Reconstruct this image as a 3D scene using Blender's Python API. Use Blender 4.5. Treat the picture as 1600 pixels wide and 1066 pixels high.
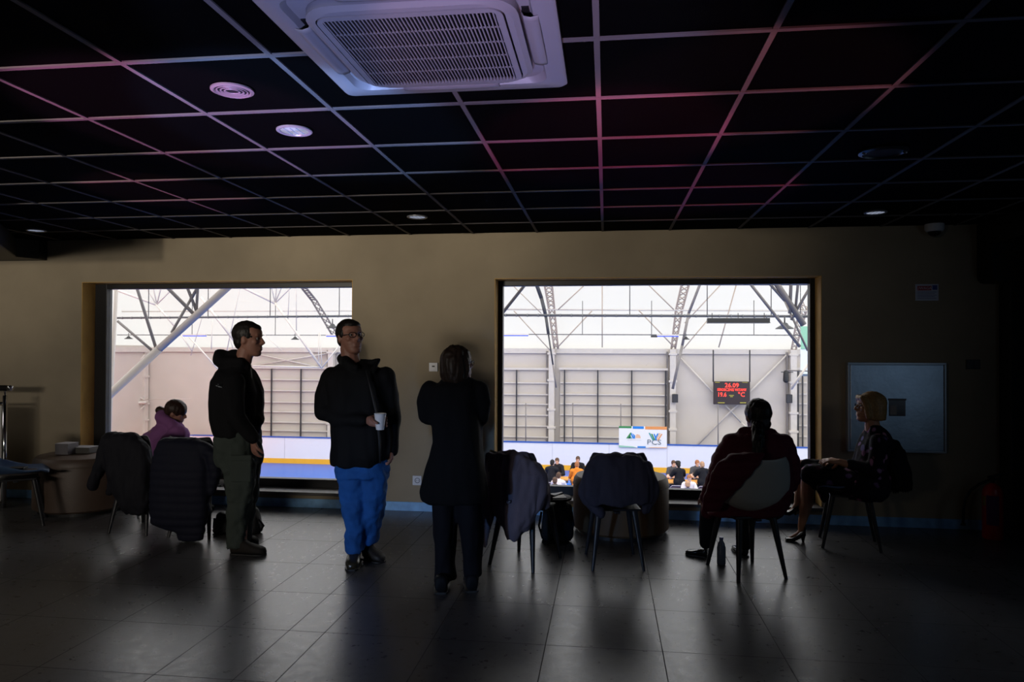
import bpy, bmesh, math, random
from mathutils import Vector, Matrix, noise
R = math.radians
random.seed(7)
for o in list(bpy.data.objects): bpy.data.objects.remove(o)
sc = bpy.context.scene
COL = sc.collection
V = Vector

# ------------------------------------------------------------------ camera
F_PX = 1134.87; YAW = 0.1293; PITCH = 0.0128; ROLL = 0.0039
EYE = V((0, 0, 1.53))
_cy, _sy, _cp, _sp = math.cos(YAW), math.sin(YAW), math.cos(PITCH), math.sin(PITCH)
FWD = V((-_sy*_cp, _cy*_cp, _sp)); _r = V((_cy, _sy, 0)); _u = _r.cross(FWD)
RT = math.cos(ROLL)*_r + math.sin(ROLL)*_u; UP = -math.sin(ROLL)*_r + math.cos(ROLL)*_u
cam = bpy.data.cameras.new('camera'); camo = bpy.data.objects.new('camera', cam); COL.objects.link(camo)
cam.sensor_width = 36; cam.lens = 36*F_PX/1600; cam.clip_end = 300; cam.clip_start = .05
M = Matrix.Identity(4)
for i in range(3): M[i][0], M[i][1], M[i][2], M[i][3] = RT[i], UP[i], -FWD[i], EYE[i]
camo.matrix_world = M
sc.camera = camo
sc.view_settings.view_transform = 'Standard'; sc.view_settings.look = 'None'
sc.view_settings.exposure = 0; sc.view_settings.gamma = 1; sc.view_settings.use_curve_mapping = False

def ray(px, py): return FWD + RT*((px-800)/F_PX) - UP*((py-533)/F_PX)
def at(px, py, Y): d = ray(px, py); return EYE + d*(Y/d.y)
def atz(px, py, z): d = ray(px, py); return EYE + d*((z-EYE.z)/d.z)
def flo(px, py): return atz(px, py, 0)

WY = 6.746; CZ = 2.632;  HZ = -3.57          # window wall, ceiling, hall floor
X1_ = 3.62
# ------------------------------------------------------------------ world and lights
w = bpy.data.worlds.new('World'); sc.world = w; w.use_nodes = True
bg = w.node_tree.nodes['Background']; bg.inputs[0].default_value = (1, .985, .95, 1); bg.inputs[1].default_value = 2.1
def lamp(name, kind, loc, aim, col, e, **k):
    L = bpy.data.lights.new(name, kind); L.color = col; L.energy = e
    for a, b in k.items(): setattr(L, a, b)
    o = bpy.data.objects.new(name, L); COL.objects.link(o); o.location = loc
    o.rotation_euler = (V(aim)-V(loc)).to_track_quat('-Z', 'Y').to_euler(); return o
# daylight that comes through the membrane roof of the hall
lamp('hall_daylight', 'AREA', (-4, 20, 8.2), (-4, 20.6, 0), (1, .985, .96), 3800, shape='RECTANGLE', size=34, size_y=20)
lamp('hall_daylight_front', 'AREA', (-4, 13, 6.5), (-4, 34, -1), (1, .985, .96), 900, shape='RECTANGLE', size=34, size_y=5)
# added wall spots and fills, a stair light, coloured party lamps near the floor
for ax, e_ in ((-6.3, 620), (-3.9, 620), (-2.0, 900), (.0, 520)):
    lamp('wall_fill_spot', 'SPOT', (-4.3+ax*.08, -3.2, 2.5), (ax, 6.74, 2.85), (1, .89, .72), e_, spot_size=R(20), spot_blend=1, shadow_soft_size=.12)  # added spots without real fixtures, they brighten the upper wall
lamp('rear_fill', 'AREA', (-4.4, -3.2, 2.0), (-3.2, 6.7, 1.8), (1, .92, .80), 19, shape='RECTANGLE', size=2.2, size_y=.5, spread=R(58))  # unseen fill light added behind the camera, no window there
lamp('cabinet_fill', 'AREA', (X1_-.03, 3.5, 1.5), (0, 3.5, 1.5), (.50, .72, 1), 3.6, shape='RECTANGLE', size=2.6, size_y=1.3)  # bluish light added for the metal cabinet to reflect, no door window
lamp('stair_light', 'AREA', (-7.4, 5.2, 2.2), (-5.9, 6.7, 1.2), (1, .96, .9), 5, shape='RECTANGLE', size=.8, size_y=.8)
def cp(px, py): return tuple(atz(px, py, CZ))
SP = [('lamp_pink', (-2.4, 1.2, .25), cp(290, 185), (1, .36, .72), 60, 27), ('lamp_rose_left', (-3.4, 2.8, .25), cp(255, 300), (1, .34, .50), 40, 20), ('lamp_blue', (-1.6, 1.0, .25), cp(475, 190), (.30, .50, 1), 80, 27),
      ('lamp_violet', (-.6, .0, .25), cp(650, 20), (.46, .50, 1), 42, 34),
      ('lamp_pink_vent', (-.1, .3, .25), cp(880, 60), (1, .5, .6), 18, 26),
      ('lamp_red', (.6, 1.6, .25), cp(945, 215), (1, .10, .30), 52, 24), ('lamp_rose', (1.6, 1.6, .25), cp(1150, 150), (1, .32, .38), 24, 26), ('lamp_red_far', (1.3, 3.2, .25), cp(1090, 300), (1, .12, .22), 22, 26)]
for n, l, a, c, e, s in SP:
    lamp(n, 'SPOT', l, a, c, e*10, spot_size=R(s), spot_blend=.35, shadow_soft_size=.05)
lamp('lamp_blue_floor', 'SPOT', (-3.0, -.8, .6), (-.7, 6.6, .0), (.22, .48, 1), 260, spot_size=R(30), spot_blend=.8, shadow_soft_size=.1)

# ------------------------------------------------------------------ materials
MATS = {}
def mat(name, col, rough=.7, metal=0, spec=.5, bump=0, bscale=40, var=0, vscale=6, emit=None, es=0, coat=0):
    if name in MATS: return MATS[name]
    m = bpy.data.materials.new(name); m.use_nodes = True; nt = m.node_tree; b = nt.nodes['Principled BSDF']
    c = tuple(col)+(1,)
    b.inputs['Base Color'].default_value = c; b.inputs['Roughness'].default_value = rough; b.inputs['Metallic'].default_value = metal
    if rough >= .7 and metal == 0 and spec == .5: spec = .18
    b.inputs['Specular IOR Level'].default_value = spec; b.inputs['Coat Weight'].default_value = coat
    tc = nt.nodes.new('ShaderNodeTexCoord')
    if bump:
        n = nt.nodes.new('ShaderNodeTexNoise'); n.inputs['Scale'].default_value = bscale; n.inputs['Detail'].default_value = 4
        bp = nt.nodes.new('ShaderNodeBump'); bp.inputs['Strength'].default_value = bump; bp.inputs['Distance'].default_value = .01
        nt.links.new(tc.outputs['Object'], n.inputs['Vector']); nt.links.new(n.outputs['Fac'], bp.inputs['Height']); nt.links.new(bp.outputs[0], b.inputs['Normal'])
    if var:
        n = nt.nodes.new('ShaderNodeTexNoise'); n.inputs['Scale'].default_value = vscale; n.inputs['Detail'].default_value = 5
        cr = nt.nodes.new('ShaderNodeValToRGB')
        cr.color_ramp.elements[0].position = .3; cr.color_ramp.elements[1].position = .7
        cr.color_ramp.elements[0].color = tuple(x*(1-var) for x in col)+(1,); cr.color_ramp.elements[1].color = tuple(min(1, x*(1+var)) for x in col)+(1,)
        nt.links.new(tc.outputs['Object'], n.inputs['Vector']); nt.links.new(n.outputs['Fac'], cr.inputs[0]); nt.links.new(cr.outputs[0], b.inputs['Base Color'])
    if emit: b.inputs['Emission Color'].default_value = tuple(emit)+(1,); b.inputs['Emission Strength'].default_value = es
    MATS[name] = m; return m
BLK = mat('black_paint', (.004, .004, .005), .5)
WALLM = mat('beige_wall', (.36, .30, .215), .85, bump=.25, bscale=220, var=.06, vscale=3)
REVEAL = mat('ochre_reveal', (.62, .38, .12), .8, bump=.2, bscale=200, var=.08)
WHITE = mat('white_plastic', (.70, .71, .76), .4, var=.03)
STEEL = mat('white_steel', (.60, .55, .50), .5, var=.05)
GSTEEL = mat('grey_steel', (.20, .18, .17), .5, var=.1)
DSTEEL = mat('dark_steel', (.03, .03, .035), .5)
CHROME = mat('chrome', (.8, .8, .82), .12, 1)
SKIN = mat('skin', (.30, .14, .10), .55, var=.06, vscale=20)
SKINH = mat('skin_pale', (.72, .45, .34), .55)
def hairm(n, c): return mat(n, c, .5, spec=.3, bump=.22, bscale=90, var=.3, vscale=60)

# ------------------------------------------------------------------ mesh helpers
def tag(o, label=None, cat=None, group=None, kind=None):
    if label: o['label'] = label
    if cat: o['category'] = cat
    if group: o['group'] = group
    if kind: o['kind'] = kind
    return o
def empty(name, loc, label=None, cat=None, group=None):
    o = bpy.data.objects.new(name, None); COL.objects.link(o); o.location = loc; o.empty_display_size = .1
    return tag(o, label, cat, group)
def wloc(o):
    p = V((0, 0, 0))
    while o: p += V(o.location); o = o.parent
    return p
class MB:
    def __init__(s): s.v = []; s.f = []; s.m = []; s.mi = 0
    def add(s, vs, fs):
        n = len(s.v); s.v += [V(a) for a in vs]; s.f += [tuple(i+n for i in f) for f in fs]; s.m += [s.mi]*len(fs); return s
    def box(s, a, b):
        (x0, y0, z0), (x1, y1, z1) = a, b
        return s.add([(x0,y0,z0),(x1,y0,z0),(x1,y1,z0),(x0,y1,z0),(x0,y0,z1),(x1,y0,z1),(x1,y1,z1),(x0,y1,z1)],
                     [(0,3,2,1),(4,5,6,7),(0,1,5,4),(1,2,6,5),(2,3,7,6),(3,0,4,7)])
    def obox(s, c, ax, ay, az):
        c = V(c); ax, ay, az = V(ax), V(ay), V(az)
        vs = [c+i*ax+j*ay+k*az for k in (-1, 1) for j in (-1, 1) for i in (-1, 1)]
        return s.add(vs, [(0,2,3,1),(4,5,7,6),(0,1,5,4),(1,3,7,5),(3,2,6,7),(2,0,4,6)])
    def rings(s, rings, closed=True, cap=True):
        n = len(rings[0]); vs = [p for r in rings for p in r]; fs = []
        for i in range(len(rings)-1):
            for j in range(n if closed else n-1):
                k = (j+1) % n; fs.append((i*n+j, i*n+k, (i+1)*n+k, (i+1)*n+j))
        if cap and closed:
            fs.append(tuple(reversed(range(n)))); fs.append(tuple((len(rings)-1)*n+j for j in range(n)))
        return s.add(vs, fs)
    def tube(s, p0, p1, r0, r1=None, n=10):
        p0, p1 = V(p0), V(p1); r1 = r0 if r1 is None else r1
        d = (p1-p0).normalized(); a = d.orthogonal().normalized(); b = d.cross(a)
        c = [(math.cos(2*math.pi*i/n), math.sin(2*math.pi*i/n)) for i in range(n)]
        return s.rings([[p0+(a*x+b*y)*r0 for x, y in c], [p1+(a*x+b*y)*r1 for x, y in c]])
    def path(s, pts, r, n=8):
        pts = [V(p) for p in pts]; rr = r if isinstance(r, (list, tuple)) else [r]*len(pts); out = []; a = None
        for i, p in enumerate(pts):
            d = (pts[min(i+1, len(pts)-1)]-pts[max(i-1, 0)]).normalized()
            a = d.orthogonal().normalized() if a is None else (a-d*a.dot(d)).normalized()
            b = d.cross(a); out.append([p+(a*math.cos(2*math.pi*j/n)+b*math.sin(2*math.pi*j/n))*rr[i] for j in range(n)])
        return s.rings(out)
    def ell(s, c, r, rot=None, nu=16, nv=10):
        c = V(c); out = []; r = (r, r, r) if isinstance(r, (int, float)) else r
        for i in range(nv+1):
            t = math.pi*(.02+.96*i/nv); ring = []
            for j in range(nu):
                a = 2*math.pi*j/nu; p = V((r[0]*math.sin(t)*math.cos(a), r[1]*math.sin(t)*math.sin(a), -r[2]*math.cos(t)))
                ring.append(c+(rot @ p if rot else p))
            out.append(ring)
        return s.rings(out)
    def cap(s, p0, p1, r0, r1=None, n=12):
        p0, p1 = V(p0), V(p1); r1 = r0 if r1 is None else r1
        d = (p1-p0).normalized(); a = d.orthogonal().normalized(); b = d.cross(a); out = []
        for base, r, sg in ((p0, r0, -1), (p1, r1, 1)):
            for k in range(5):
                t = (4-k if sg < 0 else k)/4*1.45
                out.append([base+d*sg*r*math.sin(t)+(a*math.cos(2*math.pi*j/n)+b*math.sin(2*math.pi*j/n))*r*math.cos(t) for j in range(n)])
        return s.rings(out)
    def chain(s, pts, rs):
        for i in range(len(pts)-1): s.cap(pts[i], pts[i+1], rs[i], rs[i+1])
        return s
    def lathe(s, prof, c=(0, 0, 0), n=32, cap=True):
        c = V(c); return s.rings([[c+V((r*math.cos(2*math.pi*j/n), r*math.sin(2*math.pi*j/n), z)) for j in range(n)] for r, z in prof], cap=cap)
    def prism(s, poly, lo, hi, axis=2):
        def q(a, b, h): return {2: (a, b, h), 1: (a, h, b), 0: (h, a, b)}[axis]
        n = len(poly)
        return s.add([q(a, b, lo) for a, b in poly]+[q(a, b, hi) for a, b in poly],
                     [tuple(reversed(range(n))), tuple(range(n, 2*n))]+[(i, (i+1) % n, n+(i+1) % n, n+i) for i in range(n)])
    def build(s, name, m, parent=None, world=True, smooth=False, bevel=0, fix=True):
        me = bpy.data.meshes.new(name)
        off = wloc(parent) if (parent and world) else V((0, 0, 0))
        me.from_pydata([v-off for v in s.v], [], s.f)
        ms = m if isinstance(m, (list, tuple)) else [m]
        for q in ms: me.materials.append(q)
        me.polygons.foreach_set('material_index', s.m)
        if fix:
            b = bmesh.new(); b.from_mesh(me); bmesh.ops.recalc_face_normals(b, faces=b.faces); b.to_mesh(me); b.free()
        if smooth: me.shade_smooth()
        o = bpy.data.objects.new(name, me); COL.objects.link(o); o.parent = parent
        if smooth == 'angle':
            me.set_sharp_from_angle(angle=R(40))
        if bevel:
            q = o.modifiers.new('b', 'BEVEL'); q.width = bevel; q.segments = 2; q.limit_method = 'ANGLE'
        return o
    def blob(s, name, m, parent=None, vox=.012, it=4, fold=0, fs=14, stretch=(1, 1, .35), seed=0, world=True):
        """closed pieces grown together into one continuous surface"""
        t = s.build('tmp', m, None, fix=True)
        q = t.modifiers.new('r', 'REMESH'); q.mode = 'VOXEL'; q.voxel_size = vox
        if it: q = t.modifiers.new('s', 'SMOOTH'); q.iterations = it; q.factor = .5
        dg = bpy.context.evaluated_depsgraph_get(); me = bpy.data.meshes.new_from_object(t.evaluated_get(dg))
        bpy.data.objects.remove(t)
        off = wloc(parent) if (parent and world) else V((0, 0, 0))
        nn = [v.normal.copy() for v in me.vertices]
        for v, n in zip(me.vertices, nn):
            p = v.co.copy()
            if fold:
                q = V((p.x*fs*stretch[0]+seed, p.y*fs*stretch[1], p.z*fs*stretch[2]))
                h = noise.noise(q)+.5*noise.noise(q*2.3)
                p += n*fold*h
            v.co = p-off
        me.shade_smooth(); me.name = name
        o = bpy.data.objects.new(name, me); COL.objects.link(o); o.parent = parent
        return o
def ring(c, u, v, e=2.0, n=24):
    c, u, v = V(c), V(u), V(v); out = []
    for j in range(n):
        a = 2*math.pi*j/n; x, y = math.cos(a), math.sin(a)
        out.append(c+u*(abs(x)**(2/e)*(1 if x > 0 else -1))+v*(abs(y)**(2/e)*(1 if y > 0 else -1)))
    return out
def copy_tree(o, parent=None):
    c = o.copy(); COL.objects.link(c); c.parent = parent
    for ch in [x for x in bpy.data.objects if x.parent == o]: copy_tree(ch, c)
    return c
def text(s, size, loc, rot, m, parent, name, ext=.002, align='CENTER', sx=1):
    cu = bpy.data.curves.new('t', 'FONT'); cu.body = s; cu.size = size; cu.extrude = ext; cu.align_x = align; cu.align_y = 'CENTER'; cu.resolution_u = 2
    t = bpy.data.objects.new('t', cu); COL.objects.link(t)
    dg = bpy.context.evaluated_depsgraph_get(); me = bpy.data.meshes.new_from_object(t.evaluated_get(dg)); bpy.data.objects.remove(t)
    me.transform(Matrix.Diagonal((sx, 1, 1, 1))); me.materials.clear(); me.materials.append(m)
    o = bpy.data.objects.new(name, me); COL.objects.link(o); o.parent = parent
    o.location = V(loc)-(wloc(parent) if parent else V((0, 0, 0))); o.rotation_euler = rot; return o
FACE = (R(90), 0, 0)          # lettering that faces the camera side (-Y)
def struct(name, mb, m, **k): return tag(mb.build(name, m, **k), kind='structure')

# ================================================================== THE ROOM
X0, X1, YB = -8.2, 3.62, -4.6
# floor: 0.6 m tiles
def tile_mat():
    m = bpy.data.materials.new('floor_tiles'); m.use_nodes = True; nt = m.node_tree; b = nt.nodes['Principled BSDF']
    tc = nt.nodes.new('ShaderNodeTexCoord'); sp = nt.nodes.new('ShaderNodeSeparateXYZ'); nt.links.new(tc.outputs['Object'], sp.inputs[0])
    def mth(op, a, b_=None, c=None):
        n = nt.nodes.new('ShaderNodeMath'); n.operation = op
        for i, x in enumerate((a, b_, c)):
            if x is None: continue
            if isinstance(x, (int, float)): n.inputs[i].default_value = x
            else: nt.links.new(x, n.inputs[i])
        return n.outputs[0]
    T = .5977; FX = -.3108; FY = 4.979
    fx = mth('DIVIDE', mth('SUBTRACT', sp.outputs[0], FX), T); fy = mth('DIVIDE', mth('SUBTRACT', sp.outputs[1], FY), T)
    def line(f, wd=.0042):
        fr = mth('FRACT', f); d = mth('MINIMUM', fr, mth('SUBTRACT', 1, fr)); return mth('LESS_THAN', d, wd)
    g = mth('MAXIMUM', line(fx), line(fy))
    # the cut row left of the centre
    cut = mth('LESS_THAN', mth('ABSOLUTE', mth('ADD', fx, 2.34)), .0042); g = mth('MAXIMUM', g, cut)
    wn = nt.nodes.new('ShaderNodeTexWhiteNoise'); cx = nt.nodes.new('ShaderNodeCombineXYZ')
    nt.links.new(mth('FLOOR', fx), cx.inputs[0]); nt.links.new(mth('FLOOR', fy), cx.inputs[1]); nt.links.new(cx.outputs[0], wn.inputs['Vector'])
    of = nt.nodes.new('ShaderNodeVectorMath'); of.operation = 'ADD'; of.inputs[1].default_value = (.371, .213, .4137); nt.links.new(tc.outputs['Object'], of.inputs[0])
    nz = nt.nodes.new('ShaderNodeTexNoise'); nz.inputs['Scale'].default_value = 23; nz.inputs['Detail'].default_value = 8; nt.links.new(of.outputs[0], nz.inputs['Vector'])
    nz2 = nt.nodes.new('ShaderNodeTexNoise'); nz2.inputs['Scale'].default_value = 80; nz2.inputs['Detail'].default_value = 3; nt.links.new(of.outputs[0], nz2.inputs['Vector'])
    val = mth('ADD', mth('MULTIPLY', wn.outputs['Value'], .012), mth('MULTIPLY_ADD', nz.outputs['Fac'], .09, .026))
    val = mth('MULTIPLY', val, mth('SUBTRACT', 1, mth('MULTIPLY', g, .8)))
    cc = nt.nodes.new('ShaderNodeCombineColor'); 
    nt.links.new(val, cc.inputs[0]); nt.links.new(mth('MULTIPLY', val, .97), cc.inputs[1]); nt.links.new(mth('MULTIPLY', val, 1.0), cc.inputs[2])
    nt.links.new(cc.outputs[0], b.inputs['Base Color'])
    ro = mth('ADD', mth('MULTIPLY_ADD', nz.outputs['Fac'], .16, .22), mth('MULTIPLY', g, .5)); nt.links.new(ro, b.inputs['Roughness'])
    bp = nt.nodes.new('ShaderNodeBump'); bp.inputs['Strength'].default_value = .32; bp.inputs['Distance'].default_value = .003
    h = mth('SUBTRACT', mth('MULTIPLY_ADD', nz2.outputs['Fac'], .35, mth('MULTIPLY', nz.outputs['Fac'], .4)), mth('MULTIPLY', g, .8))
    nt.links.new(h, bp.inputs['Height']); nt.links.new(bp.outputs[0], b.inputs['Normal'])
    b.inputs['Specular IOR Level'].default_value = .36
    return m
struct('floor', MB().box((X0, YB, -.3), (X1, WY, 0)), tile_mat())
CT = mat('black_ceiling_tile', (.0012, .0012, .0014), .95, spec=.02, bump=.4, bscale=300)
struct('ceiling', MB().box((X0, YB, CZ+.004), (X1, WY, CZ+.3)), CT)
# ceiling grid
GRID = mat('ceiling_grid_metal', (.11, .10, .105), .6, .0, spec=.1)
g = MB(); TC = .6076; GX = -.0366; GY = 2.5693
for i in range(-14, 8):
    x = GX+i*TC
    if X0+.02 < x < X1-.02: g.box((x-.011, YB, CZ-.002), (x+.011, WY, CZ+.004))
for j in range(-12, 8):
    y = GY+j*TC
    if y < WY-.02: g.box((X0, y-.012, CZ-.003), (X1, y+.012, CZ+.004))
tag(g.build('ceiling_grid', GRID), kind='structure').name = 'trim_1'
# window wall with two openings
WT = .34
def w2(px, py): p = at(px, py, WY); return p.x, p.z
LX0, LZ1 = w2(128, 443); LX1, _ = w2(551, 440); RX0, RZ1 = w2(773, 433); RX1, _ = w2(1284, 433)
ZW1 = (LZ1+RZ1)/2; ZW0 = .125
pieces = [((X0, ZW1), (X1, CZ+.3)), ((X0, -.3), (X1, ZW0)), ((X0, ZW0), (LX0, ZW1)), ((LX1, ZW0), (RX0, ZW1)), ((RX1, ZW0), (X1, ZW1))]
wm = MB()
xs = [X0, LX0, LX1, RX0, RX1, X1]; zs = [-.3, ZW0, ZW1, CZ+.3]
for i in range(5):
    for k in range(3):
        if k == 1 and i in (1, 3): continue
        wm.box((xs[i], WY, zs[k]), (xs[i+1], WY+WT, zs[k+1]))
struct('wall_front', wm, WALLM)
struct('wall_front_lower', MB().box((X0-4, WY, HZ-.2), (X1+10, WY+WT, -.301)), WALLM).name = 'wall_front_lower'
struct('wall_left', MB().box((X0-.2, YB, 0), (X0, WY, CZ)), WALLM)
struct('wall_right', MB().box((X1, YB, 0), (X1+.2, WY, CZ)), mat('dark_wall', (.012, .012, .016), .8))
struct('wall_back', MB().box((X0, YB-.2, 0), (X1, YB, CZ)), mat('back_wall', (.10, .09, .08), .9))
# windows: dark frame set into the opening, pane, sill
def glass_mat():
    m = bpy.data.materials.new('window_glass'); m.use_nodes = True; nt = m.node_tree
    nt.nodes.remove(nt.nodes['Principled BSDF']); out = nt.nodes['Material Output']
    t = nt.nodes.new('ShaderNodeBsdfTransparent'); t.inputs[0].default_value = (.96, .97, .97, 1)
    gl = nt.nodes.new('ShaderNodeBsdfGlossy'); gl.inputs['Roughness'].default_value = .02
    fr = nt.nodes.new('ShaderNodeFresnel'); fr.inputs[0].default_value = 1.35; mx = nt.nodes.new('ShaderNodeMixShader')
    nt.links.new(fr.outputs[0], mx.inputs[0]); nt.links.new(t.outputs[0], mx.inputs[1]); nt.links.new(gl.outputs[0], mx.inputs[2]); nt.links.new(mx.outputs[0], out.inputs[0])
    return m
GLASS = glass_mat(); FRM = mat('anthracite_frame', (.012, .012, .014), .45)
YF = WY+.19
def frame(n, xa, xb, fl, fr):
    root = empty(n, ((xa+xb)/2, YF, ZW0)); root['kind'] = 'structure'
    m = MB(); y0, y1 = YF, YF+.09; fb = .11
    m.box((xa, y0, ZW0), (xa+fl, y1, ZW1)); m.box((xb-fr, y0, ZW0), (xb, y1, ZW1))
    m.box((xa+fl, y0, ZW0), (xb-fr, y1, ZW0+fb)); m.box((xa+fl, y0, ZW1-.055), (xb-fr, y1, ZW1))
    m.build('window_frame', FRM, root, bevel=.004)
    MB().box((xa+fl, y0+.04, ZW0+fb), (xb-fr, y0+.052, ZW1-.055)).build('pane', GLASS, root)
    # painted reveals of the opening, and the sill board
    r = MB(); r.box((xa, WY+.001, ZW0+.03), (xa+.006, YF, ZW1)); r.box((xb-.006, WY+.001, ZW0+.03), (xb, YF, ZW1)); r.box((xa+.006, WY+.001, ZW1-.006), (xb-.006, YF, ZW1))
    r.build('reveal', REVEAL, root)
    MB().box((xa-.02, WY-.06, ZW0), (xb+.02, YF, ZW0+.03)).build('window_sill', mat('grey_sill', (.10, .095, .095), .45, var=.1), root, bevel=.006)
frame('window_1', LX0, LX1, .135, .05); frame('window_2', RX0, RX1, .05, .05)
BASE = mat('lit_blue_skirting', (.24, .50, .92), .4, .0, var=.2, vscale=12)  # base colour brightened in place of blue light falling on the skirting
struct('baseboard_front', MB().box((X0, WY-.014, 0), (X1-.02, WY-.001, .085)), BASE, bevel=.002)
# dark beams that drop from the ceiling
p60 = at(60, 405, WY-.12); p25 = at(25, 408, WY-.3); p0 = at(-60, 398, 4.5)
struct('trim_2', MB().prism([(p60.x, WY-.002), (p60.x, WY-.12), (p25.x, WY-.3), (p0.x, 4.5), (X0+.01, 4.5), (X0+.01, WY-.002)], p60.z, CZ-.004), BLK, bevel=.01)
p = at(1550, 440, WY-.25); q = at(1590, 437, WY-.25)
b = MB(); pts = [(p.x, CZ-.004), (p.x, p.z+.06)]+[(p.x+.06-.06*math.cos(a), p.z+.06-.06*math.sin(a)) for a in (R(30), R(60), R(90))]+[(X1-.002, p.z), (X1-.002, CZ-.004)]
b.prism(pts, WY-.25, WY-.002, 1); b.box((p.x, 2.2, CZ-.2), (X1-.002, WY-.25, CZ-.004))
struct('trim_3', b, BLK)
p = at(1580, 600, WY-.2)
struct('trim_4', MB().box((p.x, WY-.2, .002), (X1-.002, WY-.002, CZ-.35)), mat('dark_column', (.008, .008, .014), .6), bevel=.01)

# ------------------------------------------------------------------ ceiling fittings
def cassette():
    c = atz(676, 20, CZ); cx = (atz(545, 153, CZ-.03).x+atz(887, 135, CZ-.03).x)/2; yf = (atz(545, 153, CZ-.03).y+atz(887, 135, CZ-.03).y)/2
    S = (atz(887, 135, CZ-.03).x-atz(545, 153, CZ-.03).x)/2; cy = yf-S
    rt = empty('ceiling_air_conditioner', (cx, cy, CZ), 'white square cassette air conditioner with slatted grille set in the black ceiling', 'air conditioner')
    def sq(h, z, r, n=6):
        out = []
        for sx, sy, a0 in ((1, 1, 0), (-1, 1, 90), (-1, -1, 180), (1, -1, 270)):
            for k in range(n+1):
                a = R(a0+90*k/n); out.append(V((cx+sx*(h-r)+r*math.cos(a), cy+sy*(h-r)+r*math.sin(a), z)))
        return out
    z = CZ
    AC = mat('air_conditioner_white', (.20, .20, .225), .42)
    m = MB(); m.rings([sq(S, z-.001, .03), sq(S, z-.022, .03), sq(S-.012, z-.032, .03), sq(S-.075, z-.034, .06)], cap=False)
    m.rings([sq(S-.075, z-.034, .06), sq(S-.085, z-.012, .08)], cap=False)
    m.add(sq(S-.085, z-.012, .08), [tuple(range(28))])
    m.build('panel', AC, rt, smooth='angle', fix=True)
    # raised middle tray that carries the intake grille
    t = MB(); h = S-.15
    t.rings([sq(h+.03, z-.014, .12), sq(h+.03, z-.040, .12), sq(h+.012, z-.052, .12)], cap=False)
    t.rings([sq(h+.012, z-.052, .12), sq(h-.008, z-.054, .06)], cap=False); t.rings([sq(h-.008, z-.054, .06), sq(h-.008, z-.044, .06)], cap=False)
    t.build('centre_tray', AC, rt, smooth='angle')
    h2 = h-.014
    g = MB(); g.rings([sq(h2, z-.046, .05), sq(h2, z-.057, .05), sq(h2-.022, z-.058, .015), sq(h2-.022, z-.046, .015)], cap=False)
    g.rings([sq(h2-.022, z-.046, .015), sq(h2, z-.046, .05)], cap=False)
    gr = g.build('intake_grille', AC, rt, smooth='angle')
    h3 = h2-.022
    s = MB(); n = 44
    for i in range(n):
        x = cx-h3+(i+.5)*2*h3/n; s.box((x-.0024, cy-h3, z-.0590), (x+.0024, cy+h3, z-.0545))
    for k in range(1, 5):
        y = cy-h3+k*2*h3/5; s.box((cx-h3, y-.003, z-.0540), (cx+h3, y+.003, z-.0505))
    s.build('slats', AC, gr)
    MB().box((cx-h3-.01, cy-h3-.01, z-.040), (cx+h3+.01, cy+h3+.01, z-.036)).build('dark_filter', mat('filter_black', (.006, .006, .008), .9), gr)
    # four air outlets with swing louvres
    for k in range(4):
        rot = Matrix.Rotation(k*math.pi/2, 3, 'Z')
        def q(x, y, zz): return V((cx, cy, 0))+rot @ V((x, y, 0))+V((0, 0, zz))
        o = MB(); L = S-.27; prof = [(S-.116, z-.020), (S-.108, z-.036), (S-.085, z-.042), (S-.062, z-.038), (S-.058, z-.030)]
        rows = [[q(x, a, b-.004*(1-abs(x/L)**3)) for a, b in prof] for x in [L*(-1+2*i/14) for i in range(15)]]
        o.rings(rows, closed=False, cap=False)
        lo = o.build('louvre', AC, rt, smooth=True); lo.modifiers.new('s', 'SOLIDIFY').thickness = .003
        d = MB(); d.obox(q(0, S-.100, z-.0145), rot @ V((L+.02, 0, 0)), rot @ V((0, .012, 0)), V((0, 0, .002))); d.build('outlet_slot', BLK, rt)
    for i in range(4): MB().box((cx-.13+i*.02, cy+h-.03, z-.0555), (cx-.122+i*.02, cy+h-.026, z-.0535)).build('indicator', mat('indicator_grey', (.25, .25, .3), .5), rt)
    MB().box((cx+h-.045, cy+.02, z-.0560), (cx+h-.035, cy+.055, z-.0535)).build('maker_mark', DSTEEL, rt)
cassette()

def ceil_disc(px, py): return atz(px, py, CZ-.004)
DL_RIM = mat('downlight_rim', (.25, .25, .28), .35, .2)
def downlight(px, py, r, label, lens=(.45, .5, .6)):
    c = ceil_disc(px, py); rt = empty('downlight', c, label, 'ceiling light', 'recessed downlights in the black ceiling')
    MB().lathe([(r, .002), (r, -.004), (r*.93, -.008), (r*.80, -.006), (r*.76, .0)], c, cap=False).build('rim', DL_RIM, rt, smooth='angle')
    MB().lathe([(r*.77, -.002), (r*.60, .0), (r*.3, .0015), (.002, .002)], c).build('lens', mat('downlight_lens', lens, .15, .5, emit=(.7, .78, 1), es=.32), rt, smooth=True)
    for k in range(3): MB().obox(c+V(((k-1)*r*.35, 0, -.0035)), (.0015, 0, 0), (0, r*.6, 0), (0, 0, .0025)).build('baffle', CHROME, rt)
downlight(460, 204, .088, 'round recessed downlight left of the air conditioner, the largest and brightest one')
downlight(652, 339, .085, 'small recessed downlight near the wall, above the gap between the windows')
downlight(1368, 332, .085, 'recessed downlight near the wall at the right, left of the dome camera')
downlight(56, 360, .085, 'recessed downlight at the far left beside the dropped beam')
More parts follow.
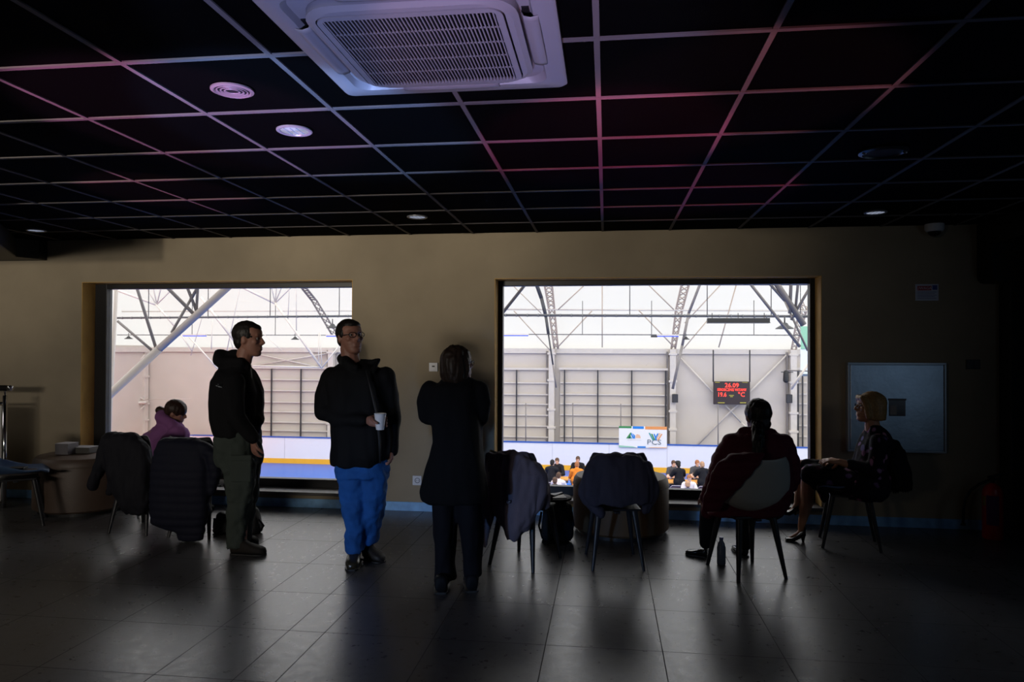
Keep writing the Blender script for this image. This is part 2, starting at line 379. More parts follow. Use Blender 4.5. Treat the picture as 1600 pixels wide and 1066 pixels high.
# ceiling speaker
c = ceil_disc(363, 141); rt = empty('ceiling_speaker', c, 'round pinkish slotted ceiling valve left of the air conditioner', 'ceiling vent')
VM = mat('vent_metal', (.20, .15, .17), .4, .2)
MB().lathe([(.088, .002), (.088, -.004), (.076, -.009), (.070, -.004)], c, cap=False).build('rim', VM, rt, smooth='angle')
for r in (.058, .042, .026): MB().lathe([(r, -.003), (r+.006, -.010), (r+.009, -.006), (r, -.003)], c, cap=False).build('ring', VM, rt, smooth=True)
MB().lathe([(.072, 0), (.002, .001)], c).build('back', BLK, rt)
rt.name = 'ceiling_vent'
c = ceil_disc(1380, 237); rt = empty('ceiling_speaker', c, 'dark round ceiling speaker with two small shiny clips', 'ceiling speaker')
MB().lathe([(.125, .002), (.125, -.006), (.105, -.014), (.10, -.005), (.002, -.003)], c).build('ring', mat('speaker_black', (.012, .012, .014), .35), rt, smooth='angle')
for s in (-1, 1): MB().ell(c+V((s*.105, -.02, -.012)), (.013, .008, .008)).build('clip', mat('clip_metal', (.35, .3, .28), .3, .8), rt, smooth=True)
c = ceil_disc(1492, 334); tag(MB().lathe([(.03, .002), (.03, -.006), (.02, -.015), (.002, -.018)], c).build('sprinkler', mat('sprinkler_dark', (.02, .02, .022), .4), smooth=True), 'small dark sprinkler button on the ceiling above the dome camera', 'sprinkler')

# ------------------------------------------------------------------ things on the window wall
c = at(1460, 358, WY-.10); c.z = CZ-.003
rt = empty('dome_camera', c, 'white dome security camera with a black eye under the ceiling', 'security camera')
MB().lathe([(.075, 0), (.075, -.045), (.066, -.062), (.055, -.066)], c).build('housing', WHITE, rt, smooth='angle')
MB().lathe([(.052, -.066), (.048, -.082), (.034, -.098), (.015, -.106), (.001, -.108)], c).build('dome', mat('dome_black', (.01, .01, .012), .08), rt, smooth=True)
def wbox(name, px0, py0, px1, py1, d, m, parent=None, y=WY, bevel=0, gap=.001):
    a = at(px0, py1, y); b = at(px1, py0, y)
    return MB().box((a.x, y-d-gap, a.z), (b.x, y-gap, b.z)).build(name, m, parent, bevel=bevel)
# notice
c = at(1448, 457, WY-.002); rt = empty('notice_sign', c, 'small white notice with red heading UWAGA on the wall above the cabinet', 'sign')
wbox('board', 1430, 444, 1466, 470, .004, mat('notice_white', (.62, .66, .80), .5), rt)
wbox('red_band', 1433, 447, 1455, 454, .0055, mat('notice_red', (.45, .03, .06), .5), rt)
text('UWAGA', .032, at(1444, 450.6, WY-.007), FACE, mat('notice_text', (.75, .75, .85), .5), rt, 'lettering', .0005)
wbox('blue_mark', 1456.5, 446, 1464, 453, .0055, mat('notice_blue', (.03, .06, .35), .5), rt)
tl = mat('notice_text_blue', (.06, .08, .30), .5)
for i in range(5): wbox('text_line', 1433, 456.2+i*2.4, 1463-(i % 2)*3, 457.0+i*2.4, .0052, tl, rt)
# hydrant cabinet
a = at(1321, 704, WY); b = at(1473, 567, WY)
rt = empty('metal_cabinet', ((a.x+b.x)/2, WY, a.z), 'grey metal wall cabinet door with a small square window behind the seated blonde woman', 'cabinet')
GM = mat('cabinet_metal', (.50, .58, .66), .36, .85, var=.12, vscale=5, bump=.1, bscale=30)
MB().box((a.x, WY-.055, a.z), (b.x, WY-.001, b.z)).build('housing', GM, rt, bevel=.004)
door = MB().box((a.x+.022, WY-.066, a.z+.02), (b.x-.02, WY-.056, b.z-.02)).build('door', GM, rt, bevel=.004)
fr = MB()
for (x0, z0, x1, z1) in ((a.x, a.z, b.x, a.z+.016), (a.x, b.z-.016, b.x, b.z), (a.x, a.z+.016, a.x+.018, b.z-.016), (b.x-.016, a.z+.016, b.x, b.z-.016)): fr.box((x0, WY-.072, z0), (x1, WY-.055, z1))
fr.build('frame', mat('cabinet_edge', (.48, .52, .56), .35, .5), rt, bevel=.002)
wbox('inspection_window', 1388, 624, 1414, 650, .012, mat('cabinet_window', (.09, .05, .04), .2), door, WY-.056, bevel=.002)
wbox('window_frame', 1387, 623, 1415, 625.5, .014, mat('cabinet_window_frame', (.16, .12, .10), .4), door, WY-.056)
wbox('window_paper', 1390, 633, 1400, 648, .0135, mat('pale_paper', (.5, .45, .4), .7), door, WY-.056)
# thermostat, socket, switch
rt = empty('thermostat', at(678, 573, WY), 'white square thermostat with a small dark display beside the right window', 'thermostat')
wbox('plate', 671, 567, 684.5, 580.5, .018, WHITE, rt, bevel=.003); wbox('display', 675.8, 571.4, 680, 573.6, .0195, BLK, rt)
rt = empty('wall_socket', at(652, 751, WY), 'white wall socket low between the windows', 'socket')
wbox('plate', 645, 743.5, 659, 758, .010, WHITE, rt, bevel=.003)
c = at(652, 751, WY-.012); m = MB(); m.rings([[c+V((r*math.cos(t*R(15)), y, r*math.sin(t*R(15)))) for t in range(24)] for r, y in ((.026, 0), (.024, -.002), (.021, .0), (.0195, .001))], cap=False); m.build('round_well', mat('socket_grey', (.2, .2, .25), .4), rt, smooth=True)
for s in (-1, 1): MB().tube(c+V((s*.0095, -.003, 0)), c+V((s*.0095, .002, 0)), .003).build('pin_hole', BLK, rt)
rt = empty('wall_switch', at(1520, 570, WY), 'dim grey double switch on the dark wall right of the metal cabinet', 'switch')
wbox('plate', 1509, 562, 1531, 577, .01, mat('switch_dim', (.05, .05, .055), .5), rt, bevel=.003); wbox('rocker', 1511, 564, 1519, 575, .013, mat('switch_dim2', (.07, .07, .075), .5), rt); wbox('rocker', 1521, 564, 1529, 575, .013, MATS['switch_dim2'], rt)
# fire extinguisher
b = flo(1551, 829); b = V((b.x, WY-.30, 0)); b.x = at(1551, 820, b.y).x
rt = empty('fire_extinguisher', b, 'red fire extinguisher with a black hose on the floor by the dark column', 'fire extinguisher')
RED = mat('extinguisher_red', (.55, .012, .02), .3)
r = .075
MB().lathe([(r*.95, 0), (r, .01), (r, .36), (r*.93, .40), (r*.7, .43), (.025, .45), (.02, .455)], b).build('cylinder', RED, rt, smooth='angle')
m = MB(); m.tube(b+V((0, 0, .455)), b+V((0, 0, .50)), .016); m.obox(b+V((.04, 0, .52)), (.075, 0, .02), (0, .012, 0), (0, 0, .008)); m.obox(b+V((.035, 0, .485)), (.065, 0, .005), (0, .01, 0), (0, 0, .006)); m.build('valve_handle', BLK, rt, bevel=.003)
m = MB(); m.rings([[b+V(((r+.001)*math.cos(R(-150+i*10)), (r+.001)*math.sin(R(-150+i*10)), z)) for i in range(8)] for z in (.12, .36)], closed=False, cap=False); m.build('paper_label', mat('label_violet', (.10, .02, .10), .6), rt)
m = MB(); m.rings([[b+V(((r+.0015)*math.cos(R(-178+i*8)), (r+.0015)*math.sin(R(-178+i*8)), z)) for i in range(4)] for z in (.27, .35)], closed=False, cap=False); m.build('yellow_sticker', mat('sticker_yellow', (.28, .22, .03), .6), rt)
hp = [at(x, y, b.y+.02) for x, y in ((1549, 752), (1530, 757), (1517, 766), (1508, 780), (1505, 800), (1505, 818))]
hp[0] = b+V((0, 0, .49)); m = MB(); m.path(hp, .011); m.tube(hp[-1], hp[-1]+V((0, 0, -.015)), .016, .020); m.build('hose', mat('rubber', (.006, .006, .007), .5), rt, smooth=True)
# stair railing at the left edge
rt = empty('stair_railing', at(7, 790, 6.3).xy.to_3d(), 'chrome stair railing with a dark handrail and white infill at the far left', 'railing')
Yr = 6.3; a = at(8, 618, Yr); bt = V((a.x, a.y, 0))
MB().tube(bt, a, .021, n=16).build('post', CHROME, rt, smooth=True)
MB().tube(a, at(8, 606, Yr), .008).build('bracket', CHROME, rt, smooth=True)
h = MB(); h.path([at(-130, 606, Yr), at(14, 606.5, Yr)], .027, n=16); h.build('handrail', mat('handrail_dark', (.03, .028, .026), .3, .3), rt, smooth=True)
MB().path([at(14, 606.5, Yr), at(18, 606.5, Yr), at(19, 607, Yr)], [.03, .03, .022], n=16).build('end_cap', CHROME, rt, smooth=True)
MB().tube(at(-130, 630, Yr), at(7, 630, Yr), .012).build('rail', CHROME, rt, smooth=True)
a0 = at(-130, 770, Yr); a1 = at(3, 626, Yr); MB().box((a0.x, Yr-.004, .06), (a1.x, Yr+.004, a1.z-.05)).build('infill_panel', mat('milk_glass', (.62, .60, .56), .3), rt)

# ------------------------------------------------------------------ poufs
def pouf(px0, px1, pyb, pyt, label, m):
    c0 = flo((px0+px1)/2, pyb); Y = min(c0.y, WY-.78); r = (at(px1, pyb, Y).x-at(px0, pyb, Y).x)/2*.98
    r = r*(Y+r)/Y; c = V((at((px0+px1)/2, pyb, Y+r).x, Y+r, 0)); H = at((px0+px1)/2, pyt, c.y).z
    rt = empty('round_pouf', c, label, 'pouf', 'low round upholstered poufs by the windows')
    MB().lathe([(r*.9, 0), (r*.9, .03)], c, 48).build('plinth', BLK, rt, smooth='angle')
    MB().lathe([(r*.95, .031), (r, .05), (r, H-.07), (r*.985, H-.035), (r*.94, H-.008), (r*.86, H), (.01, H+.004)], c, 48).build('cushion', m, rt, smooth='angle')
    s = MB(); s.lathe([(r+.002, H-.085), (r+.006, H-.08), (r+.002, H-.075)], c, 48, cap=False); s.build('seam', m, rt, smooth=True)
    return c, r, H
LEA = mat('brown_leather', (.075, .048, .035), .5, bump=.15, bscale=80, var=.1); LEA2 = mat('tan_leather', (.10, .060, .030), .55, spec=.25, bump=.15, bscale=80, var=.12)
pc, pr, ph = pouf(67, 200, 806, 708, 'brown round pouf at the left under the boxes', LEA)
pouf(893, 1046, 849, 741, 'tan round pouf behind the dark coat on the middle chair', LEA2)
# boxes on the left pouf
def cardboard(name, px0, px1, H, dy, z, label, m, cat='box'):
    a = at(px0, 715, pc.y+dy); b = at(px1, 715, pc.y+dy); rt = empty(name, V(((a.x+b.x)/2, a.y, z)), label, cat)
    MB().box((a.x, a.y-.06, z), (b.x, a.y+.08, z+H)).build('carton', m, rt, bevel=.003)
    MB().box((a.x-.002, a.y-.062, z+H+.001), (b.x+.002, a.y+.082, z+H+.004)).build('lid', mat('box_lid', (.36, .34, .36), .6), rt)
    return a, b
a, b = cardboard('tissue_box', 93, 113, .10, -.12, ph+.006, 'flat grey cardboard box on the left pouf', mat('grey_card', (.12, .11, .12), .6))
m = MB(); m.cap(b+V((-.03, -.065, .05)), b+V((-.02, -.07, -.0)), .012, .006)
cardboard('pastry_box', 117, 146, .055, -.02, ph+.006, 'low dark tray with pale lid on the left pouf beside the flat box', mat('tray_dark', (.06, .055, .05), .6), 'tray')

# ------------------------------------------------------------------ chairs
def shell_point(u, t):
    """u across -1..1, t 0..1 from front edge over the seat up to the top of the back (chair faces +Y)"""
    prof = [(0, .235, .435), (.12, .19, .452), (.3, .06, .440), (.45, -.08, .435), (.55, -.165, .455), (.64, -.215, .515), (.78, -.25, .64), (.9, -.275, .745), (1, -.288, .815)]
    wid = [(0, .19), (.12, .205), (.45, .225), (.6, .235), (.75, .228), (.9, .208), (1, .185)]
    def lerp(tb, t):
        for a, b in zip(tb, tb[1:]):
            if t <= b[0]:
                k = (t-a[0])/(b[0]-a[0]); return [x+(y-x)*k for x, y in zip(a[1:], b[1:])]
        return list(tb[-1][1:])
    y, z = lerp(prof, t); wd = lerp(wid, t)[0]
    s = math.sin(math.pi*min(1, max(0, (t-.15)/.7)))
    e = abs(u)**2.4
    arm = math.exp(-((t-.5)/.16)**2)
    z += e*(.03+.06*arm); y += e*.085*max(0, (t-.45)/.55)+e*.03*arm
    if t > .93: z -= .02*abs(u)**4
    return V((u*wd*(1-.04*e*s), y, z))
def make_chair(name, shellm, legm, cushm, label, group='shell chairs with splayed dark legs'):
    rt = empty(name, (0, 0, 0), label, 'chair', group)
    nu, nt = 16, 26
    m = MB(); rows = [[shell_point(-1+2*i/nu, j/nt) for i in range(nu+1)] for j in range(nt+1)]
    m.rings(rows, closed=False, cap=False)
    o = m.build('seat_shell', shellm, rt, world=False, smooth=True); q = o.modifiers.new('s', 'SOLIDIFY'); q.thickness = .014; q.offset = -1; q2 = o.modifiers.new('ss', 'SUBSURF'); q2.levels = 1; q2.render_levels = 1
    c = MB(); rows = [[V((.19*math.cos(a)*k, .035+.17*math.sin(a)*k, .452+.016*(1-k**4))) for a in [2*math.pi*i/24 for i in range(24)]] for k in (1, .96, .8, .5, .05)]
    c.rings(rows); c.build('seat_cushion', cushm, rt, world=False, smooth=True)
    f = MB(); f.box((-.17, -.15, .40), (.17, .15, .415)); f.box((-.02, -.17, .385), (.02, .17, .40)); f.box((-.17, -.02, .385), (.17, .02, .40)); f.build('underframe', legm, rt, world=False, bevel=.004)
    for sx in (-1, 1):
        for sy in (-1, 1):
            l = MB(); top = V((sx*.125, sy*.13, .40)); bot = V((sx*.178, sy*.205, 0)); l.rings([ring(bot+V((0, 0, .0)), (.011, 0, 0), (0, .011, 0), 3, 12), ring(bot.lerp(top, .4), (.016, 0, 0), (0, .016, 0), 3, 12), ring(top, (.024, 0, 0), (0, .020, 0), 3, 12)])
            l.build('leg', legm, rt, world=False, smooth='angle')
    return rt
LEGM = mat('dark_wood_leg', (.012, .012, .016), .45); CUSH = mat('cushion_grey', (.08, .07, .07), .8, bump=.3, bscale=200)
GSH = mat('grey_green_shell', (.34, .34, .31), .5); BSH = mat('blue_shell', (.06, .11, .22), .45); DSH = mat('dark_shell', (.03, .03, .035), .5)
def variant(shell):
    # a copy of the chair with its own shell colour
    r = copy_tree(CH0)
    for ch in r.children:
        if ch.name.startswith('seat_shell'):
            ch.data = ch.data.copy(); ch.data.materials[0] = shell
    return r
CH0 = make_chair('shell_chair', GSH, LEGM, CUSH, 'grey shell chair under the woman in the burgundy jacket, its back to the camera')
def place(r, X, Y, deg, label=None):
    r.location = (X, Y, 0); r.rotation_euler = (0, 0, R(deg))
    if label: r['label'] = label
    return r
def foot(px, py): return flo(px, py)
ANG = {}
def stand(r, bl, br, label=None):
    """bl, br: the two back feet as seen in the photo; the chair faces away from that pair"""
    a, b = foot(*bl), foot(*br); d = (b-a); ang = math.atan2(d.y, d.x); n = V((-math.sin(ang), math.cos(ang), 0)); c = (a+b)/2+n*.205
    place(r, c.x, c.y, math.degrees(ang), label); ANG[label] = (c, ang); return c
bw = stand(CH0, (1153, 911), (1229, 905))
f4 = [foot(*q) for q in ((1274, 854), (1312, 842), (1351, 870), (1382, 855))]; rc = sum(f4, V((0, 0, 0)))/4; dd = f4[0]-f4[2]
place(variant(BSH), rc.x+.01, rc.y+.07, 78, 'blue shell chair at the right that carries the blonde woman')
n_, f_, r_ = foot(3, 831), foot(28, 808), foot(72, 815); lc = (n_+f_)/2+(r_-n_)*0; lc = (n_+r_)/2+(f_-r_)/2
place(variant(BSH), lc.x+.06, lc.y, -52, 'empty blue shell chair at the left edge of the picture')
bj = stand(variant(DSH), (167, 834), (231, 838), 'dark chair under the black jacket beside the left pouf')
pj = stand(variant(DSH), (262, 840), (328, 843), 'dark chair under the long quilted jacket')
gc = stand(variant(DSH), (764, 882), (834, 895), 'dark chair under the grey coat beside the standing woman')
ec = stand(variant(DSH), (925, 892), (1007, 892), 'dark chair under the dark coat in front of the tan pouf')

# ------------------------------------------------------------------ garments hung on chairs
def backof(c, ang, d=.25): return V((c.x+math.sin(ang)*d, c.y-math.cos(ang)*d, 0))
def drape(name, Y, rows, m, label, cat, chair=None, fold=.012, fs=16, seed=0, extra=None, th=1.0, lean=0, group=None, bump=True, vox=.012, quilt=0, st=(1, 1, .35)):
    """rows: (py, pxL, pxR, half depth, dy). A garment as a closed soft shell round the chair back."""
    ys = [r[0] for r in rows]; c0 = at((rows[0][1]+rows[0][2])/2, rows[0][0], Y); base = V((c0.x, Y, max(0, at(c0.x, ys[-1], Y).z)))
    rt = empty(name, V((c0.x, Y, at((rows[-1][1]+rows[-1][2])/2, rows[-1][0], Y).z)), label, cat, group)
    # finer rows by interpolation
    fine = []
    for a, b in zip(rows, rows[1:]):
        n = max(1, int(abs(b[0]-a[0])/6))
        for i in range(n): k = i/n; fine.append([x+(y-x)*k for x, y in zip(a, b)])
    fine.append(list(rows[-1]))
    mb = MB(); rr = []; tn = 0; xc = 0; vv = V((0, 1, 0))
    if chair: bc = backof(*chair); Y = bc.y; xc = bc.x; tn = math.tan(chair[1]*.65); vv = V((-math.sin(chair[1]), math.cos(chair[1]), 0))
    def sl(px, py, dy): a = at(px, py, Y+dy); return at(px, py, Y+dy+tn*(a.x-xc)/(1-tn*a.x/Y if tn else 1))
    for i, (py, l, r_, hd, dy) in enumerate(fine):
        a = sl(l, py, dy); b = sl(r_, py, dy); c = (a+b)/2
        rr.append(ring(c, (b-a)/2, vv*hd*th, 2.6, 28))
    mb.rings(rr)
    if extra: extra(mb, Y)
    o = mb.blob('cloth', m, rt, vox=vox, it=3, fold=fold, fs=fs, seed=seed, stretch=st)
    return rt, o
BLKJ = mat('black_jacket', (.010, .010, .015), .75, bump=.2, bscale=150)
NAVY = mat('navy_quilt', (.008, .009, .020), .72, bump=.15, bscale=100)
GRCT = mat('grey_wool_coat', (.15, .125, .155), .85, bump=.4, bscale=240)
DKCT = mat('dark_wool_coat', (.055, .052, .075), .85, bump=.4, bscale=240)
Yb = bj.y-.25
def ex(mb, Y):
    mb.chain([at(172, 690, Y-.05), at(158, 720, Y-.06), at(146, 758, Y-.05)], [.06, .055, .048])
    mb.chain([at(178, 740, Y-.08), at(172, 768, Y-.07)], [.04, .028])
rt, o = drape('black_jacket', Yb, [(676, 168, 206, .03, -.02), (681, 160, 216, .06, -.03), (700, 158, 232, .08, -.04), (730, 166, 236, .09, -.05), (765, 178, 236, .09, -.05), (790, 190, 235, .08, -.05), (803, 200, 228, .05, -.05)],
      BLKJ, 'black jacket with hanging sleeve draped over the chair beside the left pouf', 'jacket', extra=ex, seed=3, fold=.016, chair=ANG['dark chair under the black jacket beside the left pouf'])
Yq = pj.y-.25
quilts = [(684, 255, 306, .03, -.02), (688, 249, 314, .06, -.03), (700, 244, 322, .08, -.04), (730, 238, 326, .09, -.05), (770, 236, 326, .09, -.05), (800, 236, 326, .085, -.05), (818, 237, 322, .07, -.05), (824, 250, 320, .055, -.05), (830, 275, 320, .05, -.05), (845, 280, 316, .035, -.05)]
def ex(mb, Y):
    mb.chain([at(316, 698, Y-.04), at(334, 712, Y-.05), at(337, 740, Y-.04), at(330, 770, Y-.04)], [.05, .055, .05, .03])
rt, o = drape('quilted_jacket', Yq, quilts, NAVY, 'long navy quilted jacket hung over the chair next to the backpack', 'jacket', extra=ex, seed=5, fold=.004, chair=ANG['dark chair under the long quilted jacket'])
for v in o.data.vertices:      # stitched channels
    z = (v.co+rt.location).z; v.co += v.normal*(.005*abs(math.sin(z*math.pi/.062))-.002)
m = MB(); m.path([at(322, 704, Yq-.08), at(338, 712, Yq-.09), at(346, 728, Yq-.06), at(352, 742, Yq), at(362, 748, Yq+.05)], .008); tag(m.build('bag_strap', BLKJ, smooth=True), 'thin dark strap hanging beside the quilted jacket', 'strap')
Yg = backof(*ANG['dark chair under the grey coat beside the standing woman']).y
def ex(mb, Y):
    mb.chain([at(765, 765, Y-.02), at(762, 800, Y-.02), at(757, 855, Y-.02)], [.05, .05, .022])
    mb.chain([at(835, 735, Y), at(848, 765, Y), at(852, 790, Y)], [.05, .05, .03])
rt, o = drape('grey_coat', Yg, [(704, 766, 815, .03, 0), (709, 762, 824, .06, -.01), (725, 761, 840, .08, -.02), (742, 761, 852, .09, -.03), (770, 762, 853, .09, -.03), (797, 772, 846, .085, -.04), (812, 782, 836, .07, -.05), (830, 790, 818, .05, -.06), (844, 793, 809, .03, -.06)],
      GRCT, 'mid grey coat with a snap button hung over the chair beside the standing woman', 'coat', extra=ex, seed=9, fold=.030, fs=13, st=(1, 1, .22), chair=ANG['dark chair under the grey coat beside the standing woman'])
MB().ell(at(796, 784, Yg-.155), .008).build('snap_button', CHROME, rt, smooth=True)
m = MB(); m.ell(at(796, 784, Yg-.12), (.02, .05, .01)); m.build('tab', GRCT, rt, smooth=True)
Ye = ec.y-.25
def ex(mb, Y):
    mb.chain([at(925, 735, Y), at(912, 765, Y), at(925, 792, Y), at(938, 802, Y-.01)], [.05, .05, .04, .03])
    mb.chain([at(1008, 730, Y), at(1020, 765, Y), at(1010, 798, Y)], [.05, .045, .03])
rt, o = drape('dark_coat', Ye, [(708, 933, 996, .03, 0), (712, 929, 1002, .055, -.01), (730, 917, 1012, .08, -.02), (755, 909, 1022, .09, -.03), (775, 912, 1024, .08, -.04), (788, 922, 1018, .06, -.04)],
      DKCT, 'dark coat spread over the chair back in front of the tan pouf', 'coat', extra=ex, seed=12, fold=.022, fs=13, st=(1, 1, .22), chair=ANG['dark chair under the dark coat in front of the tan pouf'])
# shawl with fringe on the right chair
Yw = rc.y
def ex(mb, Y): mb.chain([at(1384, 700, Y), at(1397, 696, Y), at(1410, 735, Y), at(1414, 758, Y)], [.045, .05, .05, .03])
rt, o = drape('fringed_shawl', Yw, [(694, 1380, 1400, .06, 0), (701, 1373, 1407, .16, -.02), (725, 1370, 1413, .20, -.04), (742, 1374, 1417, .20, -.04), (756, 1380, 1419, .17, -.03), (763, 1382, 1420, .14, 0)], mat('black_shawl', (.007, .006, .008), .85, bump=.4, bscale=200),
      'black fringed shawl hanging from the back of the chair of the blonde woman', 'shawl', seed=2, fold=.014, extra=ex)
m = MB()
for i in range(46):
    px = 1381+random.random()*40; y = Yw+random.uniform(-.12, .12); h = random.uniform(6, 14); p = at(px, 758, y); m.path([p, p+V((.004*random.uniform(-1, 1), 0, -.03)), p+V((random.uniform(-.008, .008), 0, -h/200))], [.003, .003, .002], 5)
tag(m.build('fringe', MATS['black_shawl'], rt), kind='stuff')

# ------------------------------------------------------------------ bags, bottle, papers
def backpack(Y, pts, label, m, seed=0):
    rt = empty('backpack', flo(*pts['base']), label, 'backpack'); mb = MB()
    for a, b, ra, rb in pts['caps']: mb.cap(at(*a, Y), at(*b, Y), ra, rb)
    for v in mb.v: v.z = max(v.z, .004)
    mb.blob('bag_body', m, rt, vox=.012, fold=.012, fs=18, seed=seed)
    for st in pts['straps']: s = MB(); s.path([at(a, b, Y-.03) for a, b in st], .009, 6); [setattr(v, 'z', max(v.z, .003)) for v in s.v]; s.build('strap', BLKJ, rt, smooth=True)
    for a in pts.get('buckles', []): s = MB(); s.ell(at(*a, Y-.14), (.014, .008, .01)); s.build('buckle', mat('buckle', (.05, .05, .06), .3), rt, smooth=True)
BPM = mat('black_nylon', (.006, .006, .007), .6, bump=.3, bscale=120)
yb = flo(370, 838).y
backpack(yb+.1, {'base': (372, 838), 'caps': [((350, 812), (348, 832), .07, .085), ((392, 806), (395, 824), .075, .085), ((365, 820), (385, 826), .09, .09)],
         'straps': [[(335, 810), (334, 825), (338, 842)], [(405, 812), (412, 822), (404, 832)]], 'buckles': [(392, 812)]}, 'black backpack lying on the floor behind the man in the hoodie', BPM, 4)
yb = flo(862, 850).y
backpack(yb+.1, {'base': (868, 850), 'caps': [((862, 800), (862, 832), .075, .09), ((878, 796), (880, 832), .08, .09), ((868, 785), (872, 800), .05, .06)],
         'straps': [[(846, 800), (842, 822), (848, 842)], [(893, 800), (896, 820), (890, 845)]]}, 'dark blue backpack standing on the floor between the two coat chairs', mat('dark_blue_nylon', (.006, .008, .014), .6, bump=.3, bscale=120), 8)
c = flo(1126, 882); c = V((at(1127, 880, c.y).x, c.y, 0)); rt = empty('water_bottle', c, 'clear bluish plastic bottle on the floor by the feet of the woman in burgundy', 'bottle')
BOT = mat('bottle_plastic', (.10, .12, .17), .15)
MB().lathe([(.026, 0), (.031, .006), (.031, .12), (.024, .15), (.013, .17), (.013, .18)], c).build('body', BOT, rt, smooth='angle'); MB().lathe([(.015, .178), (.015, .195), (.001, .196)], c).build('screw_cap', mat('cap_blue', (.08, .1, .25), .4), rt, smooth='angle')
# side table with papers between the coats
c = at(868, 776, gc.y+.55); zt = c.z
rt = empty('side_table', V((c.x, c.y, 0)), 'small dark table with a pale top edge between the coat chairs', 'table')
MB().lathe([(.12, zt-.022), (.13, zt-.018), (.13, zt-.004), (.125, zt)], V((c.x, c.y, 0)), 36).build('tabletop', mat('table_dark', (.008, .008, .01), .7), rt, smooth='angle')
MB().tube(V((c.x, c.y, .02)), V((c.x, c.y, zt-.02)), .025).build('stem', BLK, rt, smooth=True); MB().lathe([(.11, 0), (.11, .012), (.03, .022)], V((c.x, c.y, 0))).build('base', BLK, rt, smooth='angle')
m = MB(); m.obox(V((c.x-.01, c.y-.02, zt+.004)), (.085, .02, 0), (-.02, .07, 0), (0, 0, .003)); tag(m.build('paper_booklet', mat('paper', (.55, .53, .5), .7)), 'pale booklet lying on the small table between the coats', 'booklet')
c = lc+V((.02, .05, .475)); m = MB(); m.obox(V((lc.x+.04, lc.y+.03, .482)), (.06, .02, .0), (-.02, .05, 0), (0, 0, .008)); tag(m.build('wallet', mat('wallet_black', (.02, .02, .022), .6), bevel=.003), 'small dark wallet on the seat of the empty blue chair', 'wallet')

# ================================================================== PEOPLE
HEADP = [(-.118, .012, .066, .045), (-.114, .028, .080, .025), (-.106, .040, .090, .0), (-.094, .049, .093, -.025), (-.078, .056, .088, -.045), (-.066, .060, .092, -.058), (-.056, .062, .0885, -.064),
         (-.046, .065, .094, -.070), (-.030, .068, .087, -.080), (0, .072, .084, -.092), (.022, .074, .080, -.098), (.036, .076, .089, -.101), (.06, .077, .088, -.101),
         (.082, .072, .077, -.096), (.100, .058, .056, -.080), (.112, .038, .032, -.056), (.119, .010, -.002, -.022)]
class Frame:
    def __init__(s, c, fw, up=(0, 0, 1), k=1.0):
        s.c = V(c); s.F = V(fw).normalized(); U = V(up); s.S = s.F.cross(U).normalized(); s.U = s.S.cross(s.F).normalized(); s.k = k
    def __call__(s, x, y, z): return s.c+(s.S*x+s.F*y+s.U*z)*s.k
    def rot(s): return Matrix((s.S, s.F, s.U)).transposed()
def head_into(mb, fr):
    rr = []
    for z, hw, f, b in HEADP:
        yc = (f+b)/2; h = (f-b)/2; n = 28; ring_ = []
        for j in range(n):
            a = 2*math.pi*j/n; x = math.sin(a)*hw; y = math.cos(a)
            y = yc+h*(abs(y)**.9)*(1 if y > 0 else -1); ring_.append(fr(x, y, z))
        rr.append(ring_)
    mb.rings(rr)
    mb.cap(fr(0, .080, .022), fr(0, .106, -.016), .009*fr.k, .0125*fr.k); mb.cap(fr(0, .088, -.006), fr(0, .093, -.026), .013*fr.k, .012*fr.k)
    for s in (-1, 1):
        mb.ell(fr(s*.013, .092, -.022), tuple(fr.k*q for q in (.009, .011, .008)), fr.rot())
        mb.cap(fr(s*.012, .083, .034), fr(s*.048, .072, .036), .008*fr.k, .007*fr.k)
        mb.ell(fr(s*.045, .058, -.012), tuple(fr.k*q for q in (.020, .020, .020)), fr.rot())
        mb.ell(fr(s*.079, -.012, -.004), tuple(fr.k*q for q in (.009, .018, .031)), fr.rot())
        mb.ell(fr(s*.074, -.002, -.004), tuple(fr.k*q for q in (.012, .012, .02)), fr.rot())
    mb.cap(fr(-.018, .088, -.053), fr(.018, .088, -.053), .007*fr.k, .007*fr.k)
    mb.cap(fr(-.016, .088, -.066), fr(.016, .088, -.066), .008*fr.k, .008*fr.k)
def eyes(fr, parent):
    EW = mat('eye_white', (.26, .24, .23), .3); IR = mat('iris_dark', (.03, .02, .015), .1)
    for s in (-1, 1):
        e = MB().ell(fr(s*.031, .067, .012), .0115*fr.k).build('eye', EW, parent, smooth=True)
        MB().ell(fr(s*.032, .0755, .012), .0055*fr.k).build('iris', IR, e, smooth=True)
        # lid
    m = MB()
    for s in (-1, 1): m.path([fr(s*.018, .083, .020), fr(s*.031, .087, .024), fr(s*.046, .079, .019)], .0028*fr.k, 6)
def glasses(fr, parent, m, lens=None):
    g = MB()
    for s in (-1, 1):
        g.path([fr(s*.034+.025*math.cos(a), .103-.010*abs(s*.034+.025*math.cos(a))/.06, .010+.018*math.sin(a)) for a in [2*math.pi*i/16 for i in range(17)]], .0022*fr.k, 6)
        g.path([fr(s*.059, .094, .016), fr(s*.078, .06, .014), fr(s*.080, .0, .012), fr(s*.078, -.02, 0)], .002*fr.k, 6)
    g.path([fr(-.010, .104, .014), fr(0, .107, .017), fr(.010, .104, .014)], .002*fr.k, 6)
    o = g.build('glasses', m, parent, smooth=True); return o
